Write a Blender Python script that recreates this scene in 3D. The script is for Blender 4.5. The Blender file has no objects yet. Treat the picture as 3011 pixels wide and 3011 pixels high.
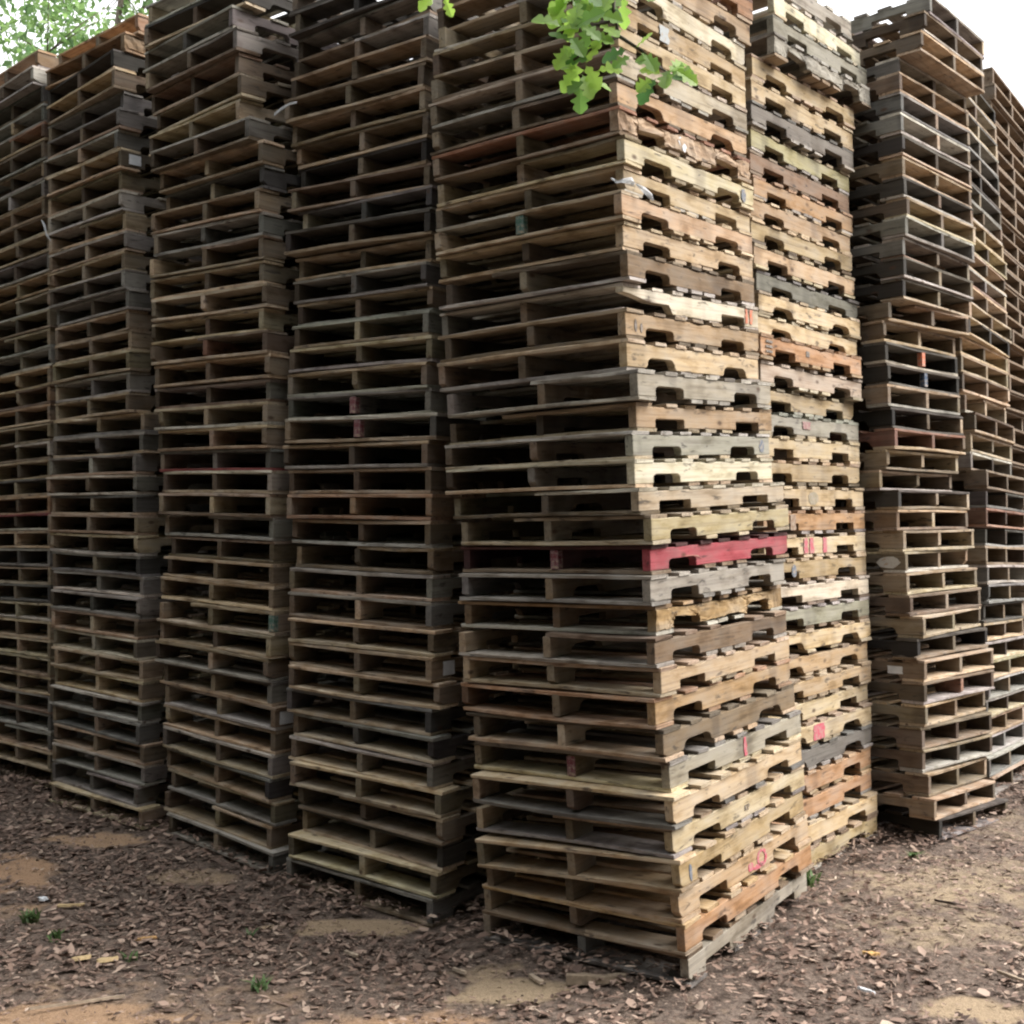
import bpy, bmesh, math, random, json
import numpy as np
from mathutils import Vector, Matrix, Euler
random.seed(7); RNG = np.random.default_rng(7)
C = bpy.context.scene.collection
PW, PL, PH = 1.016, 1.219, 0.1267          # pallet: deck width, stringer length, height
EYE = 1.68                                  # camera height above the foot of the corner stack

SUN_AZ, SUN_EL = math.radians(97), math.radians(42)
SUN_E, SUN_ANG, SKY_E, EXPOSURE, FILTER = 1.55, 32., .15, 1.6, 2.2
CLOUD = 6.5
WOOD_N, WOOD_A0, WOOD_A1 = 28, 152, 326
OVERHEAD = [(-1.5, -2.2, 7., 1.4), (.6, -1.6, 7.6, 1.4), (2.6, -2.4, 7.2, 1.6)]
# measured pose of every pallet: top near corner x, y, z (from the eye), yaw, two tilts, height; bottom to top per stack
DATA = {"cam":[1.1039348921687988,0.05329479590614816,-0.02631389252468431,0.12567144507139624],"st":{"A":{"k":1.0036,"z0":-1.3989,
"lv":[[-3.169,7.741,-1.27,0.8036,0.0219,0.03,0.1289],[-3.178,7.716,-1.142,0.7385,0.0242,0.03,0.1279],[-3.179,7.72,-1.013,0.7385,0.0261,0.03,0.1292],[-3.175,7.712,-0.886,0.7385,0.0276,0.03,0.1272],[-3.172,7.705,-0.759,0.7385,0.0289,0.03,0.1263],[-3.168,7.695,-0.634,0.7385,0.0299,0.03,0.1252],[-3.166,7.691,-0.508,0.7385,0.0307,0.03,0.1261],[-3.163,7.684,-0.382,0.7385,0.0313,0.03,0.1258],[-3.162,7.684,-0.254,0.7385,0.0318,0.03,0.128],[-3.158,7.675,-0.131,0.7385,0.0321,0.03,0.1239],[-3.155,7.67,-0.005,0.7385,0.0323,0.03,0.1253],[-3.151,7.667,0.118,0.7504,0.0325,0.03,0.1231],[-3.149,7.657,0.243,0.7385,0.033,0.03,0.1252],[-3.147,7.652,0.366,0.7385,0.0336,0.03,0.1225],[-3.144,7.648,0.487,0.7385,0.034,0.03,0.1212],[-3.144,7.647,0.607,0.7385,0.0345,0.03,0.1204],[-3.142,7.644,0.729,0.7385,0.0349,0.03,0.1219],[-3.138,7.636,0.853,0.7385,0.0353,0.03,0.1241],[-3.138,7.635,0.978,0.7385,0.0357,0.03,0.1243],[-3.136,7.632,1.104,0.7385,0.0361,0.03,0.1262],[-3.13,7.619,1.232,0.7385,0.0366,0.03,0.1285],[-3.125,7.607,1.361,0.7385,0.0372,0.03,0.1289],[-3.128,7.617,1.488,0.7385,0.0378,0.03,0.1274],[-3.114,7.602,1.618,0.7671,0.0386,0.03,0.1299],[-3.119,7.598,1.747,0.7385,0.0383,0.03,0.1288],[-3.112,7.58,1.877,0.7385,0.038,0.03,0.1296],[-3.117,7.595,2.004,0.7385,0.0379,0.03,0.1277],[-3.114,7.588,2.134,0.7385,0.038,0.03,0.1292],[-3.101,7.555,2.264,0.7385,0.0381,0.03,0.1306],[-3.091,7.53,2.393,0.7385,0.0384,0.03,0.1287],[-3.093,7.537,2.518,0.7349,0.0388,0.03,0.125],[-3.144,7.573,2.64,0.7385,0.0381,0.03,0.1221],[-3.138,7.557,2.765,0.7385,0.0376,0.03,0.1254],[-3.137,7.557,2.892,0.7385,0.0372,0.03,0.1265],[-3.121,7.516,3.021,0.7385,0.0368,0.03,0.1288],[-3.116,7.506,3.148,0.7385,0.0366,0.03,0.1275],[-3.118,7.512,3.275,0.7385,0.0364,0.03,0.1262],[-3.119,7.511,3.401,0.7385,0.0362,0.03,0.126],[-3.176,7.48,3.527,0.7385,0.0361,0.03,0.1261],[-3.157,7.508,3.652,0.7385,0.0361,0.03,0.1258]]},"B":{"k":0.9965,"z0":-1.4735,
"lv":[[-2.242,6.767,-1.349,0.6534,0.065,0.03,0.1241],[-2.283,6.806,-1.222,0.7006,0.0663,0.03,0.1278],[-2.231,6.788,-1.099,0.6547,0.0695,0.03,0.1223],[-2.234,6.782,-0.976,0.6713,0.07,0.03,0.1232],[-2.262,6.786,-0.85,0.692,0.071,0.03,0.1257],[-2.247,6.788,-0.726,0.6572,0.0706,0.03,0.1248],[-2.244,6.79,-0.601,0.6868,0.071,0.03,0.125],[-2.236,6.789,-0.475,0.6524,0.07,0.03,0.1253],[-2.272,6.791,-0.349,0.7087,0.0665,0.03,0.1266],[-2.265,6.785,-0.225,0.689,0.0651,0.03,0.1235],[-2.253,6.791,-0.097,0.6688,0.0658,0.03,0.128],[-2.232,6.797,0.028,0.6641,0.0642,0.03,0.1249],[-2.251,6.791,0.154,0.6753,0.0647,0.03,0.1266],[-2.264,6.789,0.279,0.6802,0.0639,0.03,0.1243],[-2.26,6.793,0.403,0.6593,0.0606,0.03,0.1237],[-2.268,6.79,0.528,0.6934,0.0574,0.03,0.126],[-2.266,6.795,0.654,0.6576,0.0543,0.03,0.1252],[-2.267,6.787,0.781,0.6779,0.0517,0.03,0.1278],[-2.224,6.788,0.909,0.6635,0.0488,0.03,0.1275],[-2.222,6.807,1.033,0.656,0.0474,0.03,0.1239],[-2.312,6.795,1.158,0.7668,0.0497,0.03,0.1251],[-2.307,6.798,1.284,0.7612,0.0511,0.03,0.1266],[-2.299,6.772,1.413,0.7477,0.0511,0.03,0.1284],[-2.288,6.785,1.538,0.7448,0.0527,0.03,0.1255],[-2.304,6.794,1.663,0.7578,0.0543,0.03,0.1243],[-2.298,6.77,1.788,0.7741,0.0588,0.03,0.1258],[-2.325,6.776,1.91,0.7453,0.0554,0.03,0.1218],[-2.333,6.802,2.031,0.7434,0.054,0.03,0.1212],[-2.315,6.797,2.155,0.7309,0.0545,0.03,0.1237],[-2.324,6.805,2.28,0.734,0.0591,0.03,0.1245],[-2.34,6.785,2.406,0.7547,0.0643,0.03,0.1264],[-2.345,6.803,2.532,0.7536,0.0684,0.03,0.126],[-2.332,6.758,2.66,0.7477,0.072,0.03,0.1282],[-2.366,6.787,2.785,0.7517,0.071,0.03,0.1248],[-2.344,6.761,2.912,0.7676,0.071,0.03,0.1267],[-2.335,6.813,3.036,0.7445,0.0688,0.03,0.1241],[-2.371,6.756,3.163,0.7933,0.068,0.03,0.1268],[-2.382,6.775,3.287,0.8014,0.065,0.03,0.1246],[-2.323,6.806,3.412,0.717,0.0645,0.03,0.125],[-2.246,6.831,3.538,0.717,0.0642,0.03,0.1252]]},"C":{"k":1.0041,"z0":-1.5669,
"lv":[[-1.305,6.006,-1.443,0.7206,0.0925,0.03,0.124],[-1.321,6.05,-1.314,0.7145,0.0929,0.03,0.1286],[-1.296,6.03,-1.19,0.7162,0.0927,0.03,0.1248],[-1.324,6.026,-1.064,0.743,0.0902,0.03,0.1257],[-1.304,6.024,-0.937,0.6972,0.0911,0.03,0.1271],[-1.288,6.027,-0.81,0.685,0.0893,0.03,0.1268],[-1.282,6.01,-0.685,0.6939,0.0865,0.03,0.1252],[-1.301,6.027,-0.554,0.6817,0.0866,0.03,0.1308],[-1.32,6.012,-0.429,0.6758,0.0844,0.03,0.1251],[-1.299,5.998,-0.307,0.6904,0.0774,0.03,0.1213],[-1.279,6.005,-0.177,0.6453,0.0727,0.03,0.1304],[-1.283,6.008,-0.045,0.6743,0.0744,0.03,0.1321],[-1.28,6.008,0.075,0.6905,0.0736,0.03,0.1205],[-1.277,6.013,0.197,0.7151,0.0726,0.03,0.1216],[-1.275,6.005,0.323,0.699,0.0732,0.03,0.1259],[-1.289,5.994,0.449,0.6793,0.072,0.03,0.1262],[-1.275,5.985,0.576,0.6968,0.0717,0.03,0.1263],[-1.288,6.007,0.697,0.6867,0.0698,0.03,0.1211],[-1.302,5.979,0.823,0.7007,0.0682,0.03,0.1268],[-1.296,5.983,0.948,0.6667,0.0665,0.03,0.1245],[-1.278,6.0,1.073,0.646,0.0635,0.03,0.1246],[-1.274,5.957,1.202,0.6568,0.0636,0.03,0.13],[-1.282,5.954,1.33,0.6384,0.0659,0.03,0.1273],[-1.309,5.992,1.455,0.6636,0.0692,0.03,0.1251],[-1.283,5.954,1.585,0.65,0.072,0.03,0.1298],[-1.297,5.973,1.712,0.6525,0.0725,0.03,0.1273],[-1.296,5.951,1.842,0.6561,0.0773,0.03,0.13],[-1.293,5.954,1.971,0.6729,0.0807,0.03,0.129],[-1.313,5.947,2.1,0.6872,0.0823,0.03,0.1286],[-1.287,5.953,2.228,0.7582,0.084,0.03,0.1282],[-1.286,5.925,2.355,0.7268,0.0818,0.03,0.1271],[-1.354,5.911,2.48,0.7456,0.0816,0.03,0.1249],[-1.418,5.969,2.603,0.7878,0.0873,0.03,0.123],[-1.398,5.93,2.729,0.8282,0.0926,0.03,0.1262],[-1.416,5.96,2.853,0.8059,0.0922,0.03,0.1239],[-1.415,5.922,2.979,0.7803,0.0932,0.03,0.1262],[-1.439,5.932,3.104,0.7924,0.0923,0.03,0.1252],[-1.359,5.926,3.231,0.7112,0.0912,0.03,0.1262],[-1.347,5.922,3.357,0.7112,0.0907,0.03,0.1262]]},"D":{"k":1.0027,"z0":-1.6388,
"lv":[[-0.417,5.314,-1.509,0.6617,0.0608,0.03,0.1302],[-0.394,5.294,-1.382,0.6555,0.0611,0.03,0.1263],[-0.363,5.309,-1.258,0.7053,0.0573,0.03,0.1243],[-0.362,5.282,-1.135,0.6868,0.0592,0.03,0.1232],[-0.365,5.281,-1.009,0.6388,0.0622,0.03,0.1253],[-0.402,5.303,-0.884,0.6779,0.0626,0.03,0.1254],[-0.395,5.283,-0.762,0.7011,0.0594,0.03,0.1218],[-0.404,5.321,-0.633,0.6624,0.0609,0.03,0.1288],[-0.361,5.294,-0.513,0.632,0.0601,0.03,0.1203],[-0.396,5.299,-0.391,0.6785,0.0572,0.03,0.1221],[-0.382,5.301,-0.265,0.6569,0.0574,0.03,0.1262],[-0.392,5.317,-0.133,0.6763,0.0617,0.03,0.1324],[-0.384,5.321,-0.006,0.6683,0.0601,0.03,0.1263],[-0.379,5.33,0.123,0.701,0.0611,0.03,0.1288],[-0.39,5.331,0.252,0.6974,0.061,0.03,0.1293],[-0.381,5.329,0.381,0.652,0.0614,0.03,0.1286],[-0.38,5.328,0.51,0.6708,0.0626,0.03,0.1296],[-0.394,5.335,0.638,0.6523,0.0645,0.03,0.1276],[-0.349,5.31,0.768,0.612,0.069,0.03,0.1302],[-0.373,5.346,0.892,0.6585,0.0696,0.03,0.1245],[-0.391,5.348,1.018,0.6806,0.0702,0.03,0.1261],[-0.362,5.34,1.145,0.6615,0.0735,0.03,0.1265],[-0.376,5.347,1.27,0.7024,0.0803,0.03,0.1254],[-0.355,5.383,1.393,0.7022,0.0851,0.03,0.1226],[-0.384,5.379,1.517,0.7171,0.0887,0.03,0.1242],[-0.358,5.391,1.64,0.6932,0.0876,0.03,0.1233],[-0.357,5.355,1.766,0.6348,0.0895,0.03,0.1257],[-0.348,5.376,1.89,0.7038,0.0931,0.03,0.1243],[-0.357,5.413,2.013,0.6482,0.0944,0.03,0.1228],[-0.37,5.417,2.139,0.7295,0.1,0.03,0.1262],[-0.361,5.406,2.265,0.7153,0.0987,0.03,0.1261],[-0.372,5.404,2.391,0.7012,0.0925,0.03,0.1253],[-0.375,5.407,2.517,0.6526,0.0893,0.03,0.1258],[-0.358,5.385,2.643,0.6859,0.0852,0.03,0.1266],[-0.346,5.414,2.767,0.6888,0.0762,0.03,0.1241],[-0.34,5.413,2.893,0.7111,0.0725,0.03,0.1256],[-0.343,5.41,3.019,0.6578,0.0722,0.03,0.126],[-0.342,5.413,3.145,0.6578,0.0721,0.03,0.126]]},"E":{"k":0.9938,"z0":-1.6651,
"lv":[[0.65,4.543,-1.532,0.6382,0.0155,0.0642,0.1326],[0.633,4.524,-1.406,0.6731,-0.0006,0.0704,0.1266],[0.615,4.525,-1.279,0.6812,-0.0178,0.0709,0.1273],[0.617,4.492,-1.15,0.6518,-0.037,0.0701,0.1285],[0.597,4.512,-1.027,0.686,-0.0175,0.0644,0.1235],[0.597,4.466,-0.899,0.6684,0.0001,0.0645,0.128],[0.598,4.533,-0.771,0.6831,0.0075,0.0609,0.1272],[0.575,4.508,-0.642,0.6777,0.014,0.0613,0.1293],[0.547,4.505,-0.517,0.6856,0.0198,0.0577,0.1253],[0.572,4.497,-0.397,0.6625,0.0241,0.0474,0.1196],[0.55,4.487,-0.275,0.6733,0.0249,0.0473,0.1228],[0.569,4.556,-0.152,0.6519,0.0269,0.0482,0.122],[0.543,4.507,-0.029,0.6837,0.0288,0.0514,0.1237],[0.55,4.529,0.093,0.6982,0.0308,0.0548,0.1214],[0.553,4.499,0.214,0.6999,0.0347,0.0622,0.1209],[0.507,4.494,0.323,0.7245,0.0355,0.0622,0.1099],[0.494,4.507,0.442,0.6911,0.0369,0.0644,0.1183],[0.496,4.541,0.56,0.6865,0.0337,0.0679,0.1183],[0.516,4.565,0.681,0.6909,0.0314,0.0681,0.1215],[0.52,4.511,0.808,0.6743,0.0319,0.0687,0.1267],[0.484,4.555,0.944,0.6676,0.0337,0.0727,0.136],[0.484,4.572,1.073,0.6766,0.0358,0.0746,0.1288],[0.486,4.632,1.196,0.6885,0.0382,0.0763,0.1231],[0.503,4.598,1.322,0.6533,0.041,0.079,0.1262],[0.489,4.603,1.445,0.6655,0.0443,0.0783,0.1226],[0.483,4.565,1.565,0.6627,0.0411,0.0698,0.1202],[0.499,4.601,1.679,0.6507,0.0416,0.0718,0.114],[0.503,4.571,1.798,0.6616,0.0391,0.0728,0.1188],[0.48,4.559,1.917,0.6681,0.042,0.0834,0.1194],[0.479,4.562,2.036,0.6573,0.0453,0.093,0.1185],[0.48,4.547,2.156,0.6613,0.049,0.0922,0.1202],[0.492,4.56,2.275,0.6504,0.0564,0.0951,0.1195],[0.502,4.589,2.398,0.6478,0.0641,0.0921,0.1223],[0.509,4.589,2.523,0.645,0.0654,0.0846,0.1256],[0.5,4.627,2.649,0.688,0.0628,0.0843,0.1257],[0.518,4.654,2.773,0.6939,0.0614,0.0831,0.1245]]},"F":{"k":0.9982,"z0":-1.6055,
"lv":[[1.257,5.662,-1.48,0.7164,0.03,0.03,0.1256],[1.259,5.662,-1.354,0.7195,0.03,0.0306,0.1261],[1.251,5.673,-1.227,0.7061,0.03,0.0322,0.127],[1.254,5.676,-1.1,0.7076,0.03,0.0334,0.1267],[1.26,5.678,-0.974,0.7104,0.03,0.0342,0.1262],[1.261,5.676,-0.849,0.7133,0.03,0.0332,0.1248],[1.256,5.681,-0.725,0.7038,0.03,0.0317,0.1243],[1.262,5.67,-0.603,0.7169,0.03,0.0279,0.1224],[1.258,5.673,-0.478,0.7089,0.03,0.0259,0.1241],[1.269,5.673,-0.353,0.7173,0.03,0.0255,0.1256],[1.27,5.674,-0.227,0.717,0.03,0.0247,0.1254],[1.272,5.675,-0.101,0.7176,0.03,0.0247,0.1263],[1.267,5.678,0.026,0.7122,0.03,0.0252,0.127],[1.269,5.681,0.151,0.7122,0.03,0.0234,0.1254],[1.27,5.681,0.279,0.7129,0.03,0.0247,0.1281],[1.272,5.685,0.408,0.7127,0.03,0.0261,0.1285],[1.254,5.671,0.54,0.7079,0.03,0.0319,0.1323],[1.261,5.68,0.667,0.7083,0.03,0.0308,0.1266],[1.265,5.689,0.792,0.7072,0.03,0.0282,0.1255],[1.256,5.689,0.919,0.6954,0.03,0.0269,0.1267],[1.281,5.679,1.046,0.7169,0.03,0.0253,0.1266],[1.276,5.622,1.174,0.709,0.03,0.0252,0.1281],[1.274,5.681,1.292,0.7069,0.03,0.0237,0.1179],[1.288,5.692,1.41,0.7205,0.03,0.0224,0.1184],[1.292,5.735,1.528,0.7205,0.03,0.021,0.1186],[1.275,5.69,1.655,0.7123,0.03,0.0292,0.1264],[1.26,5.671,1.781,0.7119,0.03,0.0365,0.1258],[1.264,5.686,1.904,0.7047,0.03,0.0406,0.123],[1.293,5.725,2.026,0.7077,0.03,0.0435,0.1218],[1.277,5.705,2.15,0.7033,0.03,0.0422,0.1245],[1.284,5.709,2.275,0.7025,0.03,0.0416,0.1247],[1.288,5.686,2.401,0.7205,0.03,0.0431,0.1262],[1.294,5.692,2.526,0.717,0.03,0.0441,0.1254],[1.302,5.699,2.653,0.7243,0.03,0.0517,0.1262],[1.429,5.732,2.779,0.7113,0.03,0.065,0.1268],[1.443,5.794,2.906,0.7079,0.03,0.0753,0.1263],[1.452,5.795,3.033,0.6707,0.03,0.0874,0.1272],[1.339,5.699,3.16,0.7,0.03,0.087,0.1269]]},"G":{"k":1.0004,"z0":-1.5883,
"lv":[[2.38,6.484,-1.463,0.7713,0.03,-0.0499,0.1257],[2.338,6.431,-1.341,0.7182,0.03,-0.0522,0.1213],[2.332,6.486,-1.21,0.7001,0.03,-0.0413,0.1317],[2.312,6.511,-1.078,0.7713,0.03,-0.0296,0.1313],[2.312,6.505,-0.95,0.7713,0.03,-0.0194,0.1282],[2.336,6.502,-0.823,0.7118,0.03,-0.0103,0.1275],[2.336,6.5,-0.696,0.7713,0.03,-0.0027,0.1264],[2.341,6.501,-0.57,0.7713,0.03,0.0046,0.1261],[2.311,6.508,-0.446,0.7713,0.03,0.0117,0.1248],[2.351,6.51,-0.317,0.6963,0.03,0.0189,0.1282],[2.287,6.526,-0.194,0.7713,0.03,0.018,0.1236],[2.275,6.538,-0.066,0.7713,0.03,0.0176,0.128],[2.276,6.544,0.058,0.7185,0.03,0.0175,0.1233],[2.269,6.543,0.183,0.7713,0.03,0.0169,0.1253],[2.24,6.554,0.305,0.7713,0.03,0.0167,0.1227],[2.258,6.562,0.424,0.7713,0.03,0.0169,0.1181],[2.162,6.593,0.544,0.7713,0.03,0.0174,0.1209],[2.21,6.595,0.665,0.7713,0.03,0.0184,0.12],[2.258,6.582,0.789,0.7713,0.03,0.0198,0.1242],[2.255,6.598,0.915,0.7713,0.03,0.0216,0.1263],[2.226,6.568,1.048,0.7755,0.03,0.0241,0.1325],[2.235,6.583,1.175,0.7713,0.03,0.0241,0.1275],[2.224,6.579,1.303,0.7768,0.03,0.0247,0.1278],[2.222,6.586,1.429,0.7713,0.03,0.0266,0.1257],[2.256,6.583,1.553,0.8334,0.03,0.0293,0.1244],[2.343,6.573,1.676,0.7652,0.03,0.0263,0.1233],[2.345,6.553,1.801,0.7713,0.03,0.0221,0.1247],[2.354,6.576,1.923,0.7547,0.03,0.0185,0.1225],[2.366,6.554,2.048,0.7713,0.03,0.0183,0.1242],[2.393,6.585,2.17,0.7713,0.03,0.0185,0.1222],[2.383,6.588,2.294,0.7713,0.03,0.0191,0.1246],[2.38,6.592,2.42,0.7713,0.03,0.0202,0.1258],[2.38,6.576,2.547,0.7713,0.03,0.0218,0.1272],[2.373,6.564,2.675,0.7713,0.03,0.024,0.1272],[2.379,6.567,2.8,0.7713,0.03,0.0268,0.1259],[2.377,6.569,2.925,0.7713,0.03,0.0305,0.125],[2.397,6.643,3.048,0.7713,0.03,0.035,0.1229],[2.518,6.57,3.175,0.7459,0.03,0.0406,0.1271],[2.551,6.588,3.302,0.7206,0.03,0.0481,0.1265],[2.603,6.627,3.428,0.7006,0.03,0.0549,0.126]]},"H":{"k":1.0014,"z0":-1.5409,
"lv":[[3.065,7.38,-1.414,0.6592,0.03,-0.0134,0.1271],[3.054,7.389,-1.287,0.6592,0.03,-0.0134,0.1271],[3.035,7.409,-1.16,0.6592,0.03,-0.0134,0.1267],[3.033,7.39,-1.037,0.6592,0.03,-0.0133,0.1233],[3.053,7.386,-0.912,0.6592,0.03,-0.0133,0.125],[3.076,7.389,-0.786,0.6592,0.03,-0.0133,0.1257],[3.076,7.375,-0.664,0.6592,0.03,-0.0132,0.1218],[3.067,7.381,-0.54,0.6592,0.03,-0.0131,0.1239],[3.058,7.383,-0.416,0.6592,0.03,-0.013,0.1242],[3.063,7.383,-0.289,0.6592,0.03,-0.0129,0.1267],[3.098,7.373,-0.161,0.6592,0.03,-0.0128,0.1284],[3.096,7.373,-0.035,0.6592,0.03,-0.0126,0.1264],[3.094,7.373,0.093,0.6592,0.03,-0.0124,0.1274],[3.095,7.376,0.216,0.6592,0.03,-0.0122,0.1236],[3.105,7.37,0.342,0.6592,0.03,-0.0119,0.1253],[3.111,7.372,0.466,0.6592,0.03,-0.0115,0.1244],[3.12,7.367,0.592,0.6592,0.03,-0.0111,0.1262],[3.039,7.41,0.718,0.6592,0.03,-0.0105,0.1257],[3.046,7.413,0.846,0.6592,0.03,-0.0098,0.1282],[3.073,7.401,0.978,0.6592,0.03,-0.009,0.1314],[3.014,7.399,1.112,0.6592,0.03,-0.008,0.1347],[2.994,7.373,1.245,0.6989,0.03,-0.0068,0.1329],[3.0,7.392,1.369,0.6963,0.03,-0.0127,0.1241],[3.001,7.4,1.491,0.7002,0.03,-0.0179,0.1216],[3.053,7.373,1.611,0.6592,0.03,-0.0244,0.1201],[3.079,7.417,1.727,0.6729,0.03,-0.0313,0.1158],[3.06,7.402,1.848,0.6592,0.03,-0.0301,0.1215],[3.058,7.401,1.97,0.6592,0.03,-0.0296,0.1215],[3.06,7.404,2.091,0.6592,0.03,-0.0298,0.1215],[3.081,7.425,2.213,0.6633,0.03,-0.0305,0.1215],[3.059,7.406,2.339,0.6592,0.03,-0.0276,0.1259],[3.055,7.403,2.465,0.6592,0.03,-0.0253,0.1259],[3.054,7.404,2.59,0.6592,0.03,-0.0234,0.1259],[3.054,7.404,2.716,0.6592,0.03,-0.0219,0.1259],[3.053,7.405,2.842,0.6592,0.03,-0.0207,0.1259],[3.053,7.406,2.968,0.6592,0.03,-0.0198,0.1259],[3.052,7.407,3.094,0.6592,0.03,-0.0192,0.1259],[3.052,7.407,3.22,0.6592,0.03,-0.0188,0.1259],[3.051,7.408,3.345,0.6592,0.03,-0.0186,0.1259]]}}}
# ------------------------------------------------------------------ helpers
def link(o, parent=None):
    C.objects.link(o)
    if parent is not None: o.parent = parent
    return o
def tag(o, label, cat, group=None, kind=None):
    o['label'] = label; o['category'] = cat
    if group: o['group'] = group
    if kind: o['kind'] = kind
    return o
def empty(name, loc=(0, 0, 0)):
    o = bpy.data.objects.new(name, None); o.empty_display_size = .1; o.location = loc
    return link(o)
def mesh_from(name, verts, faces, mat=None, attrs=None, smooth=False):
    me = bpy.data.meshes.new(name)
    me.from_pydata([tuple(v) for v in verts], [], [tuple(f) for f in faces])
    if mat: me.materials.append(mat)
    if smooth: me.polygons.foreach_set('use_smooth', [True]*len(me.polygons))
    me.update()
    return me

# ------------------------------------------------------------------ materials
def nodes_of(name):
    m = bpy.data.materials.new(name); m.use_nodes = True
    nt = m.node_tree; nt.nodes.clear()
    out = nt.nodes.new('ShaderNodeOutputMaterial'); b = nt.nodes.new('ShaderNodeBsdfPrincipled')
    nt.links.new(b.outputs[0], out.inputs[0])
    b.inputs['Roughness'].default_value = .85
    b.inputs['Specular IOR Level'].default_value = .25
    return m, nt, b, out
def N(nt, t, **kw):
    n = nt.nodes.new(t)
    for k, v in kw.items():
        if k in n.inputs: n.inputs[k].default_value = v
        else: setattr(n, k, v)
    return n
def ramp(nt, fac, stops):
    r = nt.nodes.new('ShaderNodeValToRGB'); e = r.color_ramp.elements
    while len(e) < len(stops): e.new(.5)
    for k, (p, c) in enumerate(stops):
        e[k].position = p; e[k].color = (*c, 1) if len(c) == 3 else c
    nt.links.new(fac, r.inputs[0]); return r.outputs[0]
def mixc(nt, fac, a, b, mode='MIX'):
    m = nt.nodes.new('ShaderNodeMix'); m.data_type = 'RGBA'; m.blend_type = mode
    for s, v in ((m.inputs[0], fac), (m.inputs[6], a), (m.inputs[7], b)):
        if hasattr(v, 'is_linked'): nt.links.new(v, s)
        else: s.default_value = v if not isinstance(v, tuple) or len(v) == 4 else (*v, 1)
    return m.outputs[2]
def math_(nt, op, a, b=0.0):
    m = nt.nodes.new('ShaderNodeMath'); m.operation = op
    for s, v in ((m.inputs[0], a), (m.inputs[1], b)):
        if hasattr(v, 'is_linked'): nt.links.new(v, s)
        else: s.default_value = v
    return m.outputs[0]

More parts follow.
